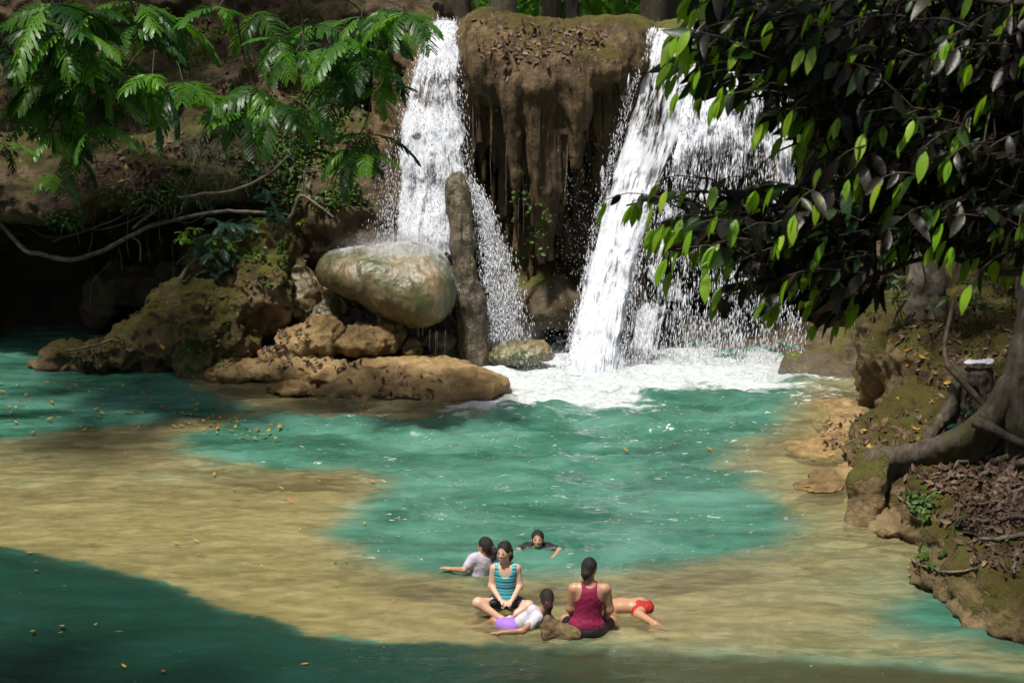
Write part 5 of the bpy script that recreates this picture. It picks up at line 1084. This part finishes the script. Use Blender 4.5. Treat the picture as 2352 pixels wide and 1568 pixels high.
b = Blob(.0085, .05); M = Matrix(R.tolist()); b.ell(pel + [-.02, 0, 0], np.array([.150, .108, .10]), .05, M); b.cap(J(1483, 1397, -.07), J(1466, 1408, -.12), .098, .086); b.cap(J(1483, 1394, .08), J(1470, 1412, .09), .098, .086); finish('shorts', b, FAB['red'], pp, [(.014, (10, 10, 7), 3, 'f'), (.006, 24, 2, 'f')])
# ------------------------------------------------------------------ bank tree, stump, roots, vines, litter, undergrowth
from mathutils.bvhtree import BVHTree
def bvh_of(objs):
    vs__, fs__, o = [], [], 0
    for ob in objs:
        me = ob.data; n = len(me.vertices); c = np.empty(n * 3, np.float32); me.vertices.foreach_get('co', c); c = c.reshape(-1, 3) + np.array(ob.location, np.float32)
        li = np.empty(len(me.loops), np.int32); me.loops.foreach_get('vertex_index', li); vs__.append(c); fs__.append(li.reshape(-1, 4) + o); o += n
    return BVHTree.FromPolygons(np.concatenate(vs__).tolist(), np.concatenate(fs__).tolist())
rocks_all = [o for o in COL.objects if o.type == 'MESH' and o.parent is None and o.name.split('.')[0] in ('cliff', 'travertine_curtain', 'recess_wall', 'streamside_mounds', 'bank', 'slope', 'mossy_boulder', 'wet_boulder', 'round_boulder', 'flat_ledge', 'flat_stone', 'wet_stone', 'craggy_rock')]
BV = bvh_of(rocks_all)
def hit(px, py):
    d = Vector(ray(px, py)).normalized(); h = BV.ray_cast(Vector((0, 0, CAM_H)), d, 80); return h
def on(px, py, lift=0.0, Y=None):
    h = hit(px, py)
    return np.array(h[0]) + np.array(h[1]) * lift if h[0] is not None else V(px, py, Y or 23)
def orient_n(n, yaw, tilt=0.0):
    """+Z to the surface normal"""
    q = Vector(n).to_track_quat('Z', 'Y').to_matrix(); return q @ Matrix.Rotation(yaw, 3, 'Z') @ Matrix.Rotation(tilt, 3, 'Y')
def inpoly_samples(poly, n, g):
    P = np.array(poly, float); lo, hi = P.min(0), P.max(0); out = []
    while len(out) < n:
        q = g.uniform(lo, hi, (400, 2)); s_ = poly_sd(q[:, 0], q[:, 1], P) > 0; out += q[s_].tolist()
    return out[:n]
SH_DEAD = leaf_shape(.15, .065, .35, -.25, 4)
def litter(name, label, polys, mat, g, size=1.0, upmin=.25, clump=0.0):
    L, R_, s_ = [], [], []
    for poly, n in polys:
        pts = inpoly_samples(poly, n, g)
        for px, py in pts:
            if clump and fbm(np.array([[px * .02, py * .035, 1.0]]), 1.0, 3, .6, 4)[0] < g.uniform(-.5, clump): continue
            h = hit(px, py)
            if h[0] is None or h[1].z < upmin: continue
            L.append(np.array(h[0]) + np.array(h[1]) * .015); R_.append(orient_n(h[1], g.uniform(0, 6.3), g.normal(0, .35))); s_.append(size * g.uniform(.6, 1.35))
    o = stuff_leaves(name, SH_DEAD, L, R_, s_, mat, None, g); tag(o, label, None, None, 'stuff'); return o
g = np.random.default_rng(71)
litter('leaf_litter', 'dry fallen leaves scattered on the left shelf', [([(130, 395), (280, 350), (350, 330), (400, 400), (390, 455), (250, 470), (120, 460)], 420), ([(300, 380), (370, 370), (385, 450), (310, 450)], 160), ([(360, 300), (420, 300), (420, 420), (370, 400)], 60), ([(470, 40), (760, 60), (700, 260), (480, 240)], 320), ([(420, 280), (700, 280), (860, 420), (560, 470)], 170)], MAT['litter'], g, .95, .15, .2)
litter('leaf_litter', 'brown leaves lying on the mossy boulder and the ledges', [([(120, 830), (300, 770), (330, 800), (180, 850)], 90), ([(440, 640), (620, 640), (600, 820), (420, 800)], 60), ([(560, 640), (660, 640), (655, 690), (570, 690)], 50), ([(600, 790), (800, 790), (820, 850), (600, 850)], 110), ([(640, 760), (720, 740), (700, 820), (630, 820)], 40), ([(860, 900), (1000, 900), (1010, 925), (860, 925)], 45), ([(780, 830), (1050, 850), (1050, 890), (800, 890)], 25)], MAT['litter'], g, .8, .2)
litter('leaf_litter', 'red-brown leaves drifted on top of the travertine curtain', [([(1130, 110), (1200, 60), (1300, 62), (1400, 75), (1390, 110), (1250, 140), (1140, 150)], 420), ([(1080, 40), (1200, 40), (1180, 200), (1060, 200)], 70)], MAT['litter'], g, .9, .05, .1)
litter('leaf_litter', 'deep brown leaf litter covering the right bank', [([(2080, 1085), (2352, 1050), (2352, 1210), (2230, 1220), (2180, 1130)], 800), ([(2130, 1180), (2352, 1180), (2352, 1320), (2250, 1300)], 260), ([(1900, 960), (2150, 940), (2200, 1030), (2000, 1060), (1880, 1040)], 170), ([(2050, 760), (2352, 640), (2352, 900), (2150, 930)], 420)], MAT['litter'], g, .72, .2)
litter('yellow_leaves', 'bright yellow and orange leaves dotted about the rocks', [([(1900, 940), (2200, 920), (2200, 1050), (1880, 1050)], 16), ([(150, 380), (400, 380), (400, 460), (150, 470)], 14), ([(200, 780), (620, 700), (600, 850), (250, 850)], 12), ([(2020, 760), (2250, 800), (2200, 930), (2050, 930)], 14)], MAT['yellow'], g, .8, .1)
# leaves drifting on the water
L, R_, s_ = [], [], []
for poly, n in [([(0, 870), (450, 880), (500, 980), (0, 1000)], 90), ([(420, 950), (700, 970), (640, 1010), (430, 1000)], 60), ([(0, 1000), (900, 1000), (900, 1400), (0, 1300)], 30), ([(1300, 1000), (2000, 1000), (1950, 1250), (1300, 1250)], 14), ([(0, 1300), (700, 1500), (1200, 1568), (0, 1568)], 8)]:
    for px, py in inpoly_samples(poly, n, g): L.append(W(px, py, .035)); R_.append(orient_n((0, 0, 1), g.uniform(0, 6.3))); s_.append(g.uniform(.35, .8))
o = stuff_leaves('floating_leaves', SH_DEAD, L, R_, s_, MAT['yellow'], None, g); tag(o, 'small orange leaves drifting on the pool', None, None, 'stuff')

# ---- tree on the right bank with its buttress root
bt = empty('bank_tree', on(2350, 1010)); tag(bt, 'big tree trunk with a long buttress root running down the right bank', 'tree')
b = Blob(.045, .18)
b.chain([V(2400, 1060, 22.6), V(2392, 950, 22.7), V(2402, 850, 22.8), V(2420, 650, 22.9), V(2450, 350, 23.2), V(2480, -100, 23.6), V(2500, -500, 24)], [.62, .60, .50, .46, .42, .38, .34])
b.cap(V(2330, 900, 22.4), V(2372, 640, 22.7), .16, .10).cap(V(2345, 980, 22.2), V(2350, 800, 22.5), .2, .12)
v, q = b.mesh(); v = rough(v, q, [(.06, (1.5, 1.5, .5), 3, 'f'), (.05, (4, 4, .8), 3, 'ridge'), (.02, 9, 3, 'f')], 3); child('trunk', v, q, MAT['bark'], bt)
b = Blob(.03, .10)
ridge = [V(2330, 880, 22.4), V(2288, 945, 22.4), V(2215, 1000, 22.4), V(2110, 1040, 22.45), V(2030, 1052, 22.5), V(1990, 1068, 22.5)]
P = spline(ridge, 26); rr_ = np.linspace(.15, .11, 26)
for i in range(25):
    b.cap(P[i], P[i + 1], rr_[i], rr_[i + 1])
    dn = np.array([0, .04, -.16]); b.cap(P[i] + dn, P[i + 1] + dn, .10, .10); b.cap(P[i] + dn * 2.4, P[i + 1] + dn * 2.4, .10, .10)
v, q = b.mesh(); v = rough(v, q, [(.04, (2, 2, 2), 3, 'f'), (.015, 9, 3, 'f')], 4); child('buttress_root', v, q, MAT['bark'], bt)
b = Blob(.03, .10); b.chain([V(1990, 1066, 22.5), V(1975, 1110, 22.3), V(1978, 1165, 22.25), V(1972, 1205, 22.2)], [.17, .17, .15, .18]).chain([V(2025, 1056, 22.4), V(2012, 1105, 22.2), V(2008, 1160, 22.15), V(2005, 1190, 22.2)], [.11, .13, .11, .1]).cap(V(1990, 1190, 22.2), V(1970, 1205, 22.2), .2, .16)
v, q = b.mesh(); v = rough(v, q, [(.04, (3, 3, .8), 3, 'f'), (.02, (8, 8, 2), 3, 'ridge'), (.012, 16, 2, 'f')], 5); child('mossy_root_end', v, q, MAT['mossy'], bt)
def bank_root(pts, r0, r1, mat='root', jit=.02, lift=.03):
    P = np.array([on(x, y, lift) for x, y in spline([(x, y, 0) for x, y in pts], 14)[:, :2]]); v, q = vine(P, np.linspace(r0, r1, 14), 40, 6, .3, jit, seed=pts[0][0]); return child('root', v, q, MAT[mat], bt)
for pts, r0, r1 in [([(2305, 1030), (2292, 1040), (2248, 1056), (2216, 1062), (2184, 1066)], .05, .018), ([(2330, 1045), (2296, 1060), (2272, 1076), (2248, 1098)], .07, .03), ([(2360, 1062), (2330, 1075), (2310, 1092), (2293, 1116), (2288, 1148)], .06, .03), ([(2335, 1130), (2328, 1148), (2325, 1165), (2312, 1190), (2295, 1200)], .04, .02),
                    ([(2070, 1125), (2065, 1141), (2075, 1155), (2091, 1163), (2094, 1176), (2112, 1184), (2136, 1190)], .022, .016), ([(2340, 1160), (2312, 1158), (2288, 1150), (2256, 1158), (2230, 1160)], .03, .015), ([(2097, 1286), (2125, 1301), (2161, 1311), (2197, 1313), (2251, 1306)], .018, .014), ([(2352, 1190), (2310, 1195), (2260, 1200), (2240, 1192)], .03, .02),
                    ([(2352, 1230), (2300, 1240), (2250, 1242), (2220, 1250)], .035, .02), ([(2352, 1120), (2320, 1140), (2300, 1170), (2270, 1180)], .03, .015), ([(2352, 1260), (2330, 1290), (2326, 1320)], .03, .02), ([(2180, 1100), (2220, 1098), (2262, 1096)], .02, .02), ([(2130, 1068), (2155, 1066), (2170, 1075), (2185, 1082)], .02, .012), ([(2300, 1180), (2290, 1205), (2262, 1215)], .02, .012)]:
    bank_root(pts, r0, r1)
child('root', *vine([V(2240, 968, 22.2), V(2280, 985, 22.0), V(2330, 1010, 21.9), V(2390, 1030, 21.8)], [.09, .07, .06, .06], 30, 7, .3), MAT['bark'], bt)
# ---- stump with things left on it
st_ = empty('tree_stump', V(2215, 985, 23.7)); tag(st_, 'rotten flat-topped tree stump beside the big trunk on the bank', 'stump')
b = Blob(.025, .06); b.chain([V(2236, 846, 23.7), V(2228, 900, 23.7), V(2215, 985, 23.7)], [.24, .25, .30]).chain([V(2205, 870, 23.55), V(2180, 940, 23.5), V(2135, 1005, 23.45)], [.08, .10, .09]).cap(V(2262, 860, 23.6), V(2262, 980, 23.6), .1, .14)
b.box(V(2236, 820, 23.7), (.5, .5, .16), .01, .01, op=-1).ell(V(2240, 930, 23.38), (.10, .16, .28), .04, op=-1)
v, q = b.mesh(); v = rough(v, q, [(.035, (6, 6, 1), 3, 'ridge'), (.03, (12, 12, 2), 3, 'f'), (.015, 22, 2, 'f')], 8); child('wood', v, q, MAT['bark'], st_)
b = Blob(.012, .03); c = V(2246, 836, 23.55); b.ell(c + [.12, 0, .03], (.12, .10, .035)).ell(c + [-.05, .02, .025], (.12, .09, .022)).ell(c + [-.14, .0, .015], (.06, .06, .012)).ell(c + [.17, -.04, .05], (.06, .05, .04))
v, q = b.mesh(); v = rough(v, q, [(.012, 14, 3, 'ridge'), (.008, 26, 2, 'f')], 2); bag = based('plastic_bag', v, q, None); a = M_('white_plastic'); bag.data.materials.append(a.done(a.bsdf(Base_Color=(.72, .72, .80), Roughness=.35))); tag(bag, 'crumpled white plastic bag lying on top of the tree stump', 'bag')
# black sandals
a = M_('black_rubber'); MAT['rubber'] = a.done(a.bsdf(Base_Color=(.008, .008, .009), Roughness=.55))
for i, (x, y, az, lab) in enumerate([(2212, 1206, .5, 'black sandal on the leaf litter, the upper of the pair'), (2238, 1226, -.7, 'black sandal on the leaf litter, the lower of the pair')]):
    c = on(x, y, .03); sdl = empty('sandal', c); tag(sdl, lab, 'sandal', 'sandals left on the bank'); d = np.array([math.cos(az), math.sin(az) * .8, .05]); s_2 = np.array([-d[1], d[0], 0])
    b = Blob(.008, .02); b.cap(c - d * .11, c + d * .10, .045, .055); b.box(c - [0, 0, .07], (.3, .3, .058), .005, .01, op=-1).box(c + [0, 0, .075], (.3, .3, .06), .005, .01, op=-1); child('sole', *b.mesh(), MAT['rubber'], sdl)
    for k in (.045, -.02): child('strap', *vine([c + d * k + s_2 * .055, c + d * k + s_2 * .02 + [0, 0, .055], c + d * k - s_2 * .02 + [0, 0, .055], c + d * k - s_2 * .055], .014, 14, 6, 0), MAT['rubber'], sdl)
# bent dark branch and the small tree with curling roots behind it
br = empty('fallen_branch', V(2250, 925, 23.2)); tag(br, 'dark bent branch leaning across in front of the tree stump', 'branch'); child('wood', *vine([V(2190, 690, 24), V(2182, 730, 23.9), V(2172, 775, 23.7), V(2170, 805, 23.6), V(2178, 840, 23.4), V(2206, 872, 23.3), V(2255, 925, 23.2)], [.03, .035, .035, .04, .04, .05, .05], 40, 7, .3), MAT['twig'], br)
sm = empty('bank_tree', V(2130, 745, 28)); tag(sm, 'fluted tan trunk with curling roots at the back of the right bank', 'tree')
b = Blob(.04, .10); b.chain([V(2110, 760, 28), V(2112, 650, 28), V(2118, 500, 28.2), V(2130, 100, 28.6)], [.24, .2, .18, .16]).chain([V(2150, 770, 27.9), V(2150, 650, 28), V(2140, 500, 28.2)], [.2, .16, .12]).cap(V(2098, 740, 27.9), V(2112, 600, 28), .12, .06).cap(V(2170, 760, 28), V(2150, 600, 28.1), .1, .06)
v, q = b.mesh(); v = rough(v, q, [(.05, (3, 3, .6), 3, 'f'), (.02, 10, 3, 'f')], 6); child('trunk', v, q, MAT['root'], sm)
for pts, r in [([(2098, 715), (2080, 745), (2078, 762), (2105, 776), (2138, 780)], .06), ([(2108, 735), (2118, 750), (2140, 752), (2160, 742)], .055), ([(2128, 755), (2130, 772), (2125, 790)], .05), ([(2095, 650), (2080, 690), (2060, 720), (2050, 745)], .03), ([(2096, 640), (2075, 660), (2055, 690)], .025), ([(2160, 750), (2180, 780), (2178, 800)], .04), ([(2065, 800), (2062, 830), (2066, 850)], .014), ([(2090, 790), (2085, 815), (2070, 838)], .014)]:
    child('root', *vine([V(x, y, 27.5 - .1 * i) for i, (x, y) in enumerate(pts)], [r, r * .8, r * .6], 30, 6, .3), MAT['root'], sm)

# ---- vines across the cave mouth
def vines(label, main, r, extra, Y=31.6, jit=.05, cat='vine'):
    t = empty('vine', V(main[0][0], main[0][1], Y)); tag(t, label, cat)
    child('stem', *vine([V(x, y, Y) for x, y in main], r, 70, 7, .3, jit, seed=main[0][0]), MAT['root'], t)
    for k, (pts, rr) in enumerate(extra): child('side_stem', *vine([V(x, y, Y + .05 * (k % 4)) for x, y in pts], [rr, rr * .7], 26, 5, .3, jit * .8, seed=k), MAT['root'], t)
vines('thick woody vine sagging across the dark cave mouth', [(-60, 450), (0, 512), (55, 574), (95, 585), (160, 598), (230, 580), (300, 540), (360, 513), (450, 496), (540, 487), (610, 490)], [.045, .05, .05, .045, .04, .035], [([(300, 542), (320, 560), (322, 600)], .02), ([(390, 505), (430, 512), (470, 495)], .015), ([(200, 585), (210, 560), (215, 530), (240, 510)], .012), ([(260, 545), (275, 580), (280, 620)], .010)])
vines('slender grey branch forking up from the sagging vine towards the shelf', [(305, 525), (345, 490), (392, 458), (460, 447), (536, 440), (612, 404), (665, 360)], [.03, .03, .035, .03, .02], [([(120, 555), (230, 520), (330, 470), (400, 430)], .012), ([(150, 512), (220, 528), (290, 512), (350, 480)], .012), ([(60, 520), (110, 545), (190, 530)], .010)])
vines('thin roots dangling from the lip of the shelf', [(292, 445), (294, 500), (292, 560), (296, 592)], [.010, .006], [([(215, 460), (218, 490), (214, 520)], .008), ([(250, 455), (250, 500), (253, 540)], .006), ([(340, 450), (342, 500), (338, 550), (345, 600)], .006), ([(410, 455), (414, 480), (424, 500), (424, 530)], .008), ([(365, 480), (366, 540), (372, 565)], .007), ([(395, 560), (400, 620), (392, 660)], .006), ([(180, 480), (182, 505), (180, 530)], .006), ([(320, 470), (325, 520), (316, 560)], .006)], jit=.03)
vines('pale twiggy root arching over the brown rock inside the cave', [(205, 700), (212, 650), (235, 620), (255, 600)], [.012, .014, .010], [([(230, 640), (215, 630), (205, 600)], .006), ([(225, 690), (235, 720), (215, 740)], .006)], 32.6)
vines('bare forked branch resting against the mossy boulder', [(335, 705), (342, 682), (390, 660), (412, 640), (430, 615), (450, 590)], [.016, .02, .03, .035, .03], [([(412, 645), (420, 630), (440, 600)], .03)], 31.4)
vines('broken stick lying on the low end of the mossy boulder', [(150, 806), (190, 800), (230, 790), (262, 780), (295, 795)], [.022, .026, .022, .016], [], 30.75, .02, 'stick')
vines('dark forked stick on the wet rock above the mossy boulder', [(640, 530), (670, 490), (690, 450), (740, 478), (768, 500)], [.03, .035, .03, .025], [], 32.1, .03, 'stick')
# hanging roots of the curtain
hang = []
for k, (x, y0, y1, r) in enumerate([(1087, 195, 396, .016), (1092, 195, 330, .01), (1107, 196, 324, .012), (1127, 205, 436, .012), (1131, 205, 300, .008), (1166, 215, 470, .012), (1192, 215, 545, .014), (1200, 260, 540, .010), (1300, 255, 470, .02), (1222, 240, 500, .01), (1256, 250, 580, .012), (1275, 250, 540, .010), (1380, 180, 300, .01), (1414, 190, 260, .01), (865, 330, 430, .02)]):
    yy = 32.25 if 1140 < x < 1350 else 32.9
    v, q = vine([V(x, y0, yy), V(x + 3 * math.sin(k), (y0 + y1) / 2, yy), V(x + 4 * math.sin(k * 2.1), y1, yy)], [r, r * .8, r * .4], 30, 5, .3, .02, seed=k)
    o = based('hanging_root', v, q, MAT['root']); hang.append((x, o))

ORD = 'first second third fourth fifth sixth seventh eighth ninth tenth eleventh twelfth thirteenth fourteenth fifteenth'.split()
for k, (x, o) in enumerate(sorted(hang, key=lambda q: q[0])): tag(o, f'{ORD[k]} thin root hanging by the travertine curtain, counted from the narrower fall', 'root', 'roots hanging from the travertine curtain')

# ---- shrub on the mossy boulder and other small plants
ME_ROS = prepare('leaf', frond_shape(.30, 6, .13, .016, .3, 3, 5, 48, .05), MAT['shrub']); ME_LIM = prepare('leaf', frond_shape(.24, 5, .12, .026, .3, 3, 6, 48, .05), MAT['lime'])
def rosette_plant(name, label, base, spots, Y, me, sc, g, nl=6, stem=True):
    t = empty(name, base); tag(t, label, 'plant')
    for px, py in spots:
        c = V(px, py, Y + g.uniform(-.15, .15))
        if stem: child('stem', *vine([np.array(base) + g.normal(0, .05, 3), (np.array(base) + c) / 2 + g.normal(0, .05, 3), c], [.010, .007, .005], 8, 4, 0), MAT['twig'], t)
        for k in range(nl):
            az = 6.28 * k / nl + g.uniform(-.4, .4); el = g.uniform(-.4, .7); d = np.array([math.cos(az) * math.cos(el), math.sin(az) * math.cos(el), math.sin(el)]); place('leaf', me, c, orient(d, g.normal(0, .3)), sc * g.uniform(.8, 1.2), None, t)
g = np.random.default_rng(81)
rosette_plant('shrub', 'bluish-green palm-leaved shrub growing on top of the mossy boulder', V(540, 610, 31.7), [(494, 508), (522, 512), (548, 516), (568, 522), (500, 540), (470, 548), (475, 582), (503, 600), (520, 612), (482, 622), (540, 588), (440, 582), (510, 565), (530, 545), (460, 565)], 31.5, ME_ROS, 1.0, g)
rosette_plant('shrub', 'lime-green sprigs among the bluish shrub at the edge of the boulder', V(470, 600, 31.6), [(448, 525), (424, 536), (415, 547), (433, 557), (490, 548), (496, 572), (533, 558)], 31.3, ME_LIM, .7, g, 5)
rosette_plant('sapling', 'little lime-green sapling behind the top of the mossy boulder', V(598, 540, 32.2), [(580, 503), (600, 510)], 32.1, ME_LIM, .75, g, 5)
rosette_plant('sapling', 'small grey-green sapling standing above the mossy boulder', V(632, 530, 32.2), [(630, 478), (634, 492), (628, 505)], 32.0, ME_ROS, .8, g, 6)
rosette_plant('sapling', 'tiny sprout on bare wet rock just behind the mossy boulder', V(690, 520, 32.4), [(690, 508)], 32.2, ME_LIM, .6, g, 5)
rosette_plant('sapling', 'grey-green bush on the cliff above the forked stick', V(590, 470, 32.7), [(580, 440), (600, 430), (612, 455), (575, 462), (625, 440)], 32.5, ME_ROS, .95, g, 6)
ME_PAL = prepare('leaf', leaf_shape(.22, .075, .25, .35, 4), leaf_mat('pale_leaf', [(.10, .16, .07), (.16, .22, .11)], .45, .3))
for spots, lab in [([(2018, 590), (2030, 600)], 'pale-leaved sapling at the shady edge of the falls, upper one'), ([(2050, 688), (2068, 684)], 'pale-leaved sapling low on the right bank above the curling roots'), ([(2110, 585), (2125, 575)], 'pale-leaved sapling in front of the fluted trunk'), ([(2140, 700), (2175, 690)], 'yellowing leafy sprig beside the fluted trunk'), ([(2052, 650), (2062, 640)], 'pale-leaved sapling between the leaves and the fluted trunk'), ([(2215, 640), (2235, 655)], 'leafy sprig in the shade beyond the stump'), ([(2240, 690), (2262, 700)], 'leafy sprig just above the tree stump'), ([(2350, 560), (2340, 530)], 'leafy sprig beside the big trunk at the picture edge')]:
    Yp = 27.2; rosette_plant('sapling', lab, V(spots[0][0] + 20, spots[0][1] + 70, Yp + .3), spots, Yp, ME_PAL, 1.0, g, 6)
for x, y, lab in [(2236, 935, 'blue-green grassy plant in the hollow of the stump'), (2196, 975, 'small grassy plant at the foot of the stump')]:
    rosette_plant('sapling', lab, V(x, y + 14, 23.35), [(x, y)], 23.3, ME_ROS, .6, g, 9)
# undergrowth on the cliff: grass tufts, ferny clumps
bl = strip(np.zeros(3), np.array([1.0, 0, .35]), np.array([0, 1.0, 0]), .34, .012, 4, .75, 0)
L, R_, s_ = [], [], []
for x, y, n in [(450, 335, 90), (480, 350, 90), (430, 325, 60), (470, 395, 90), (500, 400, 80), (445, 405, 60), (430, 455, 80), (400, 460, 60), (360, 460, 60), (470, 440, 60), (340, 455, 40), (160, 500, 40), (570, 400, 60), (600, 380, 60), (540, 420, 60), (640, 350, 60), (680, 330, 50), (250, 345, 60), (300, 340, 60), (700, 400, 40), (520, 330, 60), (620, 300, 50), (740, 300, 50), (440, 820, 50), (425, 800, 30), (450, 840, 30)]:
    h = hit(x, y)
    if h[0] is None: continue
    for k in range(n):
        L.append(np.array(h[0]) + g.normal(0, .12, 3)); az = g.uniform(0, 6.3); R_.append(orient((math.cos(az), math.sin(az) - .5, g.uniform(-.5, .5)), g.normal(0, .3))); s_.append(g.uniform(.6, 1.3))
o = stuff_leaves('grass', bl, L, R_, s_, leaf_mat('dark_grass', [(.02, .05, .02), (.035, .075, .03), (.05, .09, .035)], .5, .25), None, g); tag(o, 'tufts of dark grass on the left cliff', None, None, 'stuff')
SH_SM = leaf_shape(.09, .055, .2, .2, 3); L, R_, s_ = [], [], []
for poly, n in [([(240, 440), (420, 430), (430, 475), (250, 490)], 420), ([(100, 490), (190, 470), (180, 515), (110, 525)], 120), ([(360, 380), (440, 380), (440, 450), (370, 450)], 260), ([(480, 360), (760, 300), (860, 480), (600, 480)], 1300), ([(560, 240), (860, 200), (860, 400), (620, 400)], 1100), ([(560, 530), (660, 540), (640, 660), (570, 650)], 220), ([(400, 740), (560, 720), (540, 840), (430, 840)], 110), ([(2090, 1130), (2150, 1140), (2140, 1190), (2100, 1180)], 130), ([(1160, 420), (1260, 420), (1260, 600), (1180, 600)], 160), ([(2130, 1270), (2170, 1270), (2170, 1310), (2130, 1300)], 50), ([(1990, 560), (2352, 560), (2352, 720), (2000, 720)], 260), ([(380, 20), (860, 40), (860, 200), (380, 260)], 1000), ([(0, 200), (400, 220), (400, 340), (0, 360)], 700)]:
    for px, py in inpoly_samples(poly, n, g):
        if fbm(np.array([[px * .03, py * .03, 5.0]]), 1.0, 3, .6, 14)[0] < g.uniform(-.3, .25): continue
        h = hit(px, py)
        if h[0] is None: continue
        for k in range(2): L.append(np.array(h[0]) + np.array(h[1]) * g.uniform(.02, .1) + g.normal(0, .03, 3)); R_.append(orient((g.normal(), g.normal() - .6, g.normal(0, .5)), g.normal(0, .5))); s_.append(g.uniform(.5, 1.4))
o = stuff_leaves('undergrowth', SH_SM, L, R_, s_, leaf_mat('small_leaf', [(.025, .06, .010), (.05, .10, .014), (.09, .17, .02), (.03, .07, .02)], .5, .35), None, g); tag(o, 'small bright leafy plants clinging to the cliffs and rocks', None, None, 'stuff')

# ---- forest behind the falls
g = np.random.default_rng(91)
def back_tree(px, Y, r, label, mat='bark', lean=0.0):
    base = V(px, 75, Y); base[2] = 5.6; t = empty('forest_tree', base); tag(t, label, 'tree', 'trees behind the top of the falls'); top = base + np.array([lean, .3, 13])
    v, q = vine([base - [0, 0, .6], base + [lean * .2, 0, 3], base + [lean * .6, 0, 8], top], [r * 1.5, r, r * .85, r * .6], 34, 10, .18, .1, seed=px); child('trunk', v, q, MAT[mat], t)
    L = [top + g.normal(0, 1, 3) * [2.2, 2.2, 1.2] for k in range(220)]; stuff_leaves('crown', SH_CAN, L, [orient(g.normal(0, 1, 3)) for k in L], [g.uniform(1, 1.9) for k in L], MAT['canopy'], t, g)
for px, Y, r, lab, ln in [(1155, 41, .26, 'thick pale trunk behind the curtain, beside the narrower fall', 0), (1264, 44, .20, 'straight trunk behind the middle of the curtain', .1), (1322, 43, .15, 'dark leaning trunk above the mossy mound', -1.2), (1503, 42, .26, 'stout dark trunk behind the lip of the wider fall, left of two', 0), (1548, 43, .27, 'stout dark trunk behind the lip of the wider fall, right of two', .2), (1420, 52, .16, 'slim distant trunk between the dark trunks', 0), (1690, 44, .25, 'dark trunk behind the leaves above the wider fall', 0), (1050, 41, .3, 'dark trunk behind the start of the narrower fall', 0)]: back_tree(px, Y, r, lab, 'bark', ln)
L, R_, s_ = [], [], []
for k in range(7000):
    px = g.uniform(950, 1900) if k % 3 else g.uniform(700, 2700); Y = g.uniform(46, 58); z = g.uniform(5.6, 9.0); L.append([(px - 1176) / FPX * Y * 1.02 + g.normal(0, .2), Y, z]); R_.append(orient((g.normal(), g.normal(), g.normal(-.4, .5)), g.normal(0, .6))); s_.append(g.uniform(.8, 1.9))
o = stuff_leaves('far_undergrowth', SH_CAN, L, R_, s_, leaf_mat('far_leaf', [(.08, .17, .03), (.14, .27, .05), (.2, .34, .07)], .5, .45), None, g); tag(o, 'sunlit green forest undergrowth beyond the falls', None, None, 'stuff')
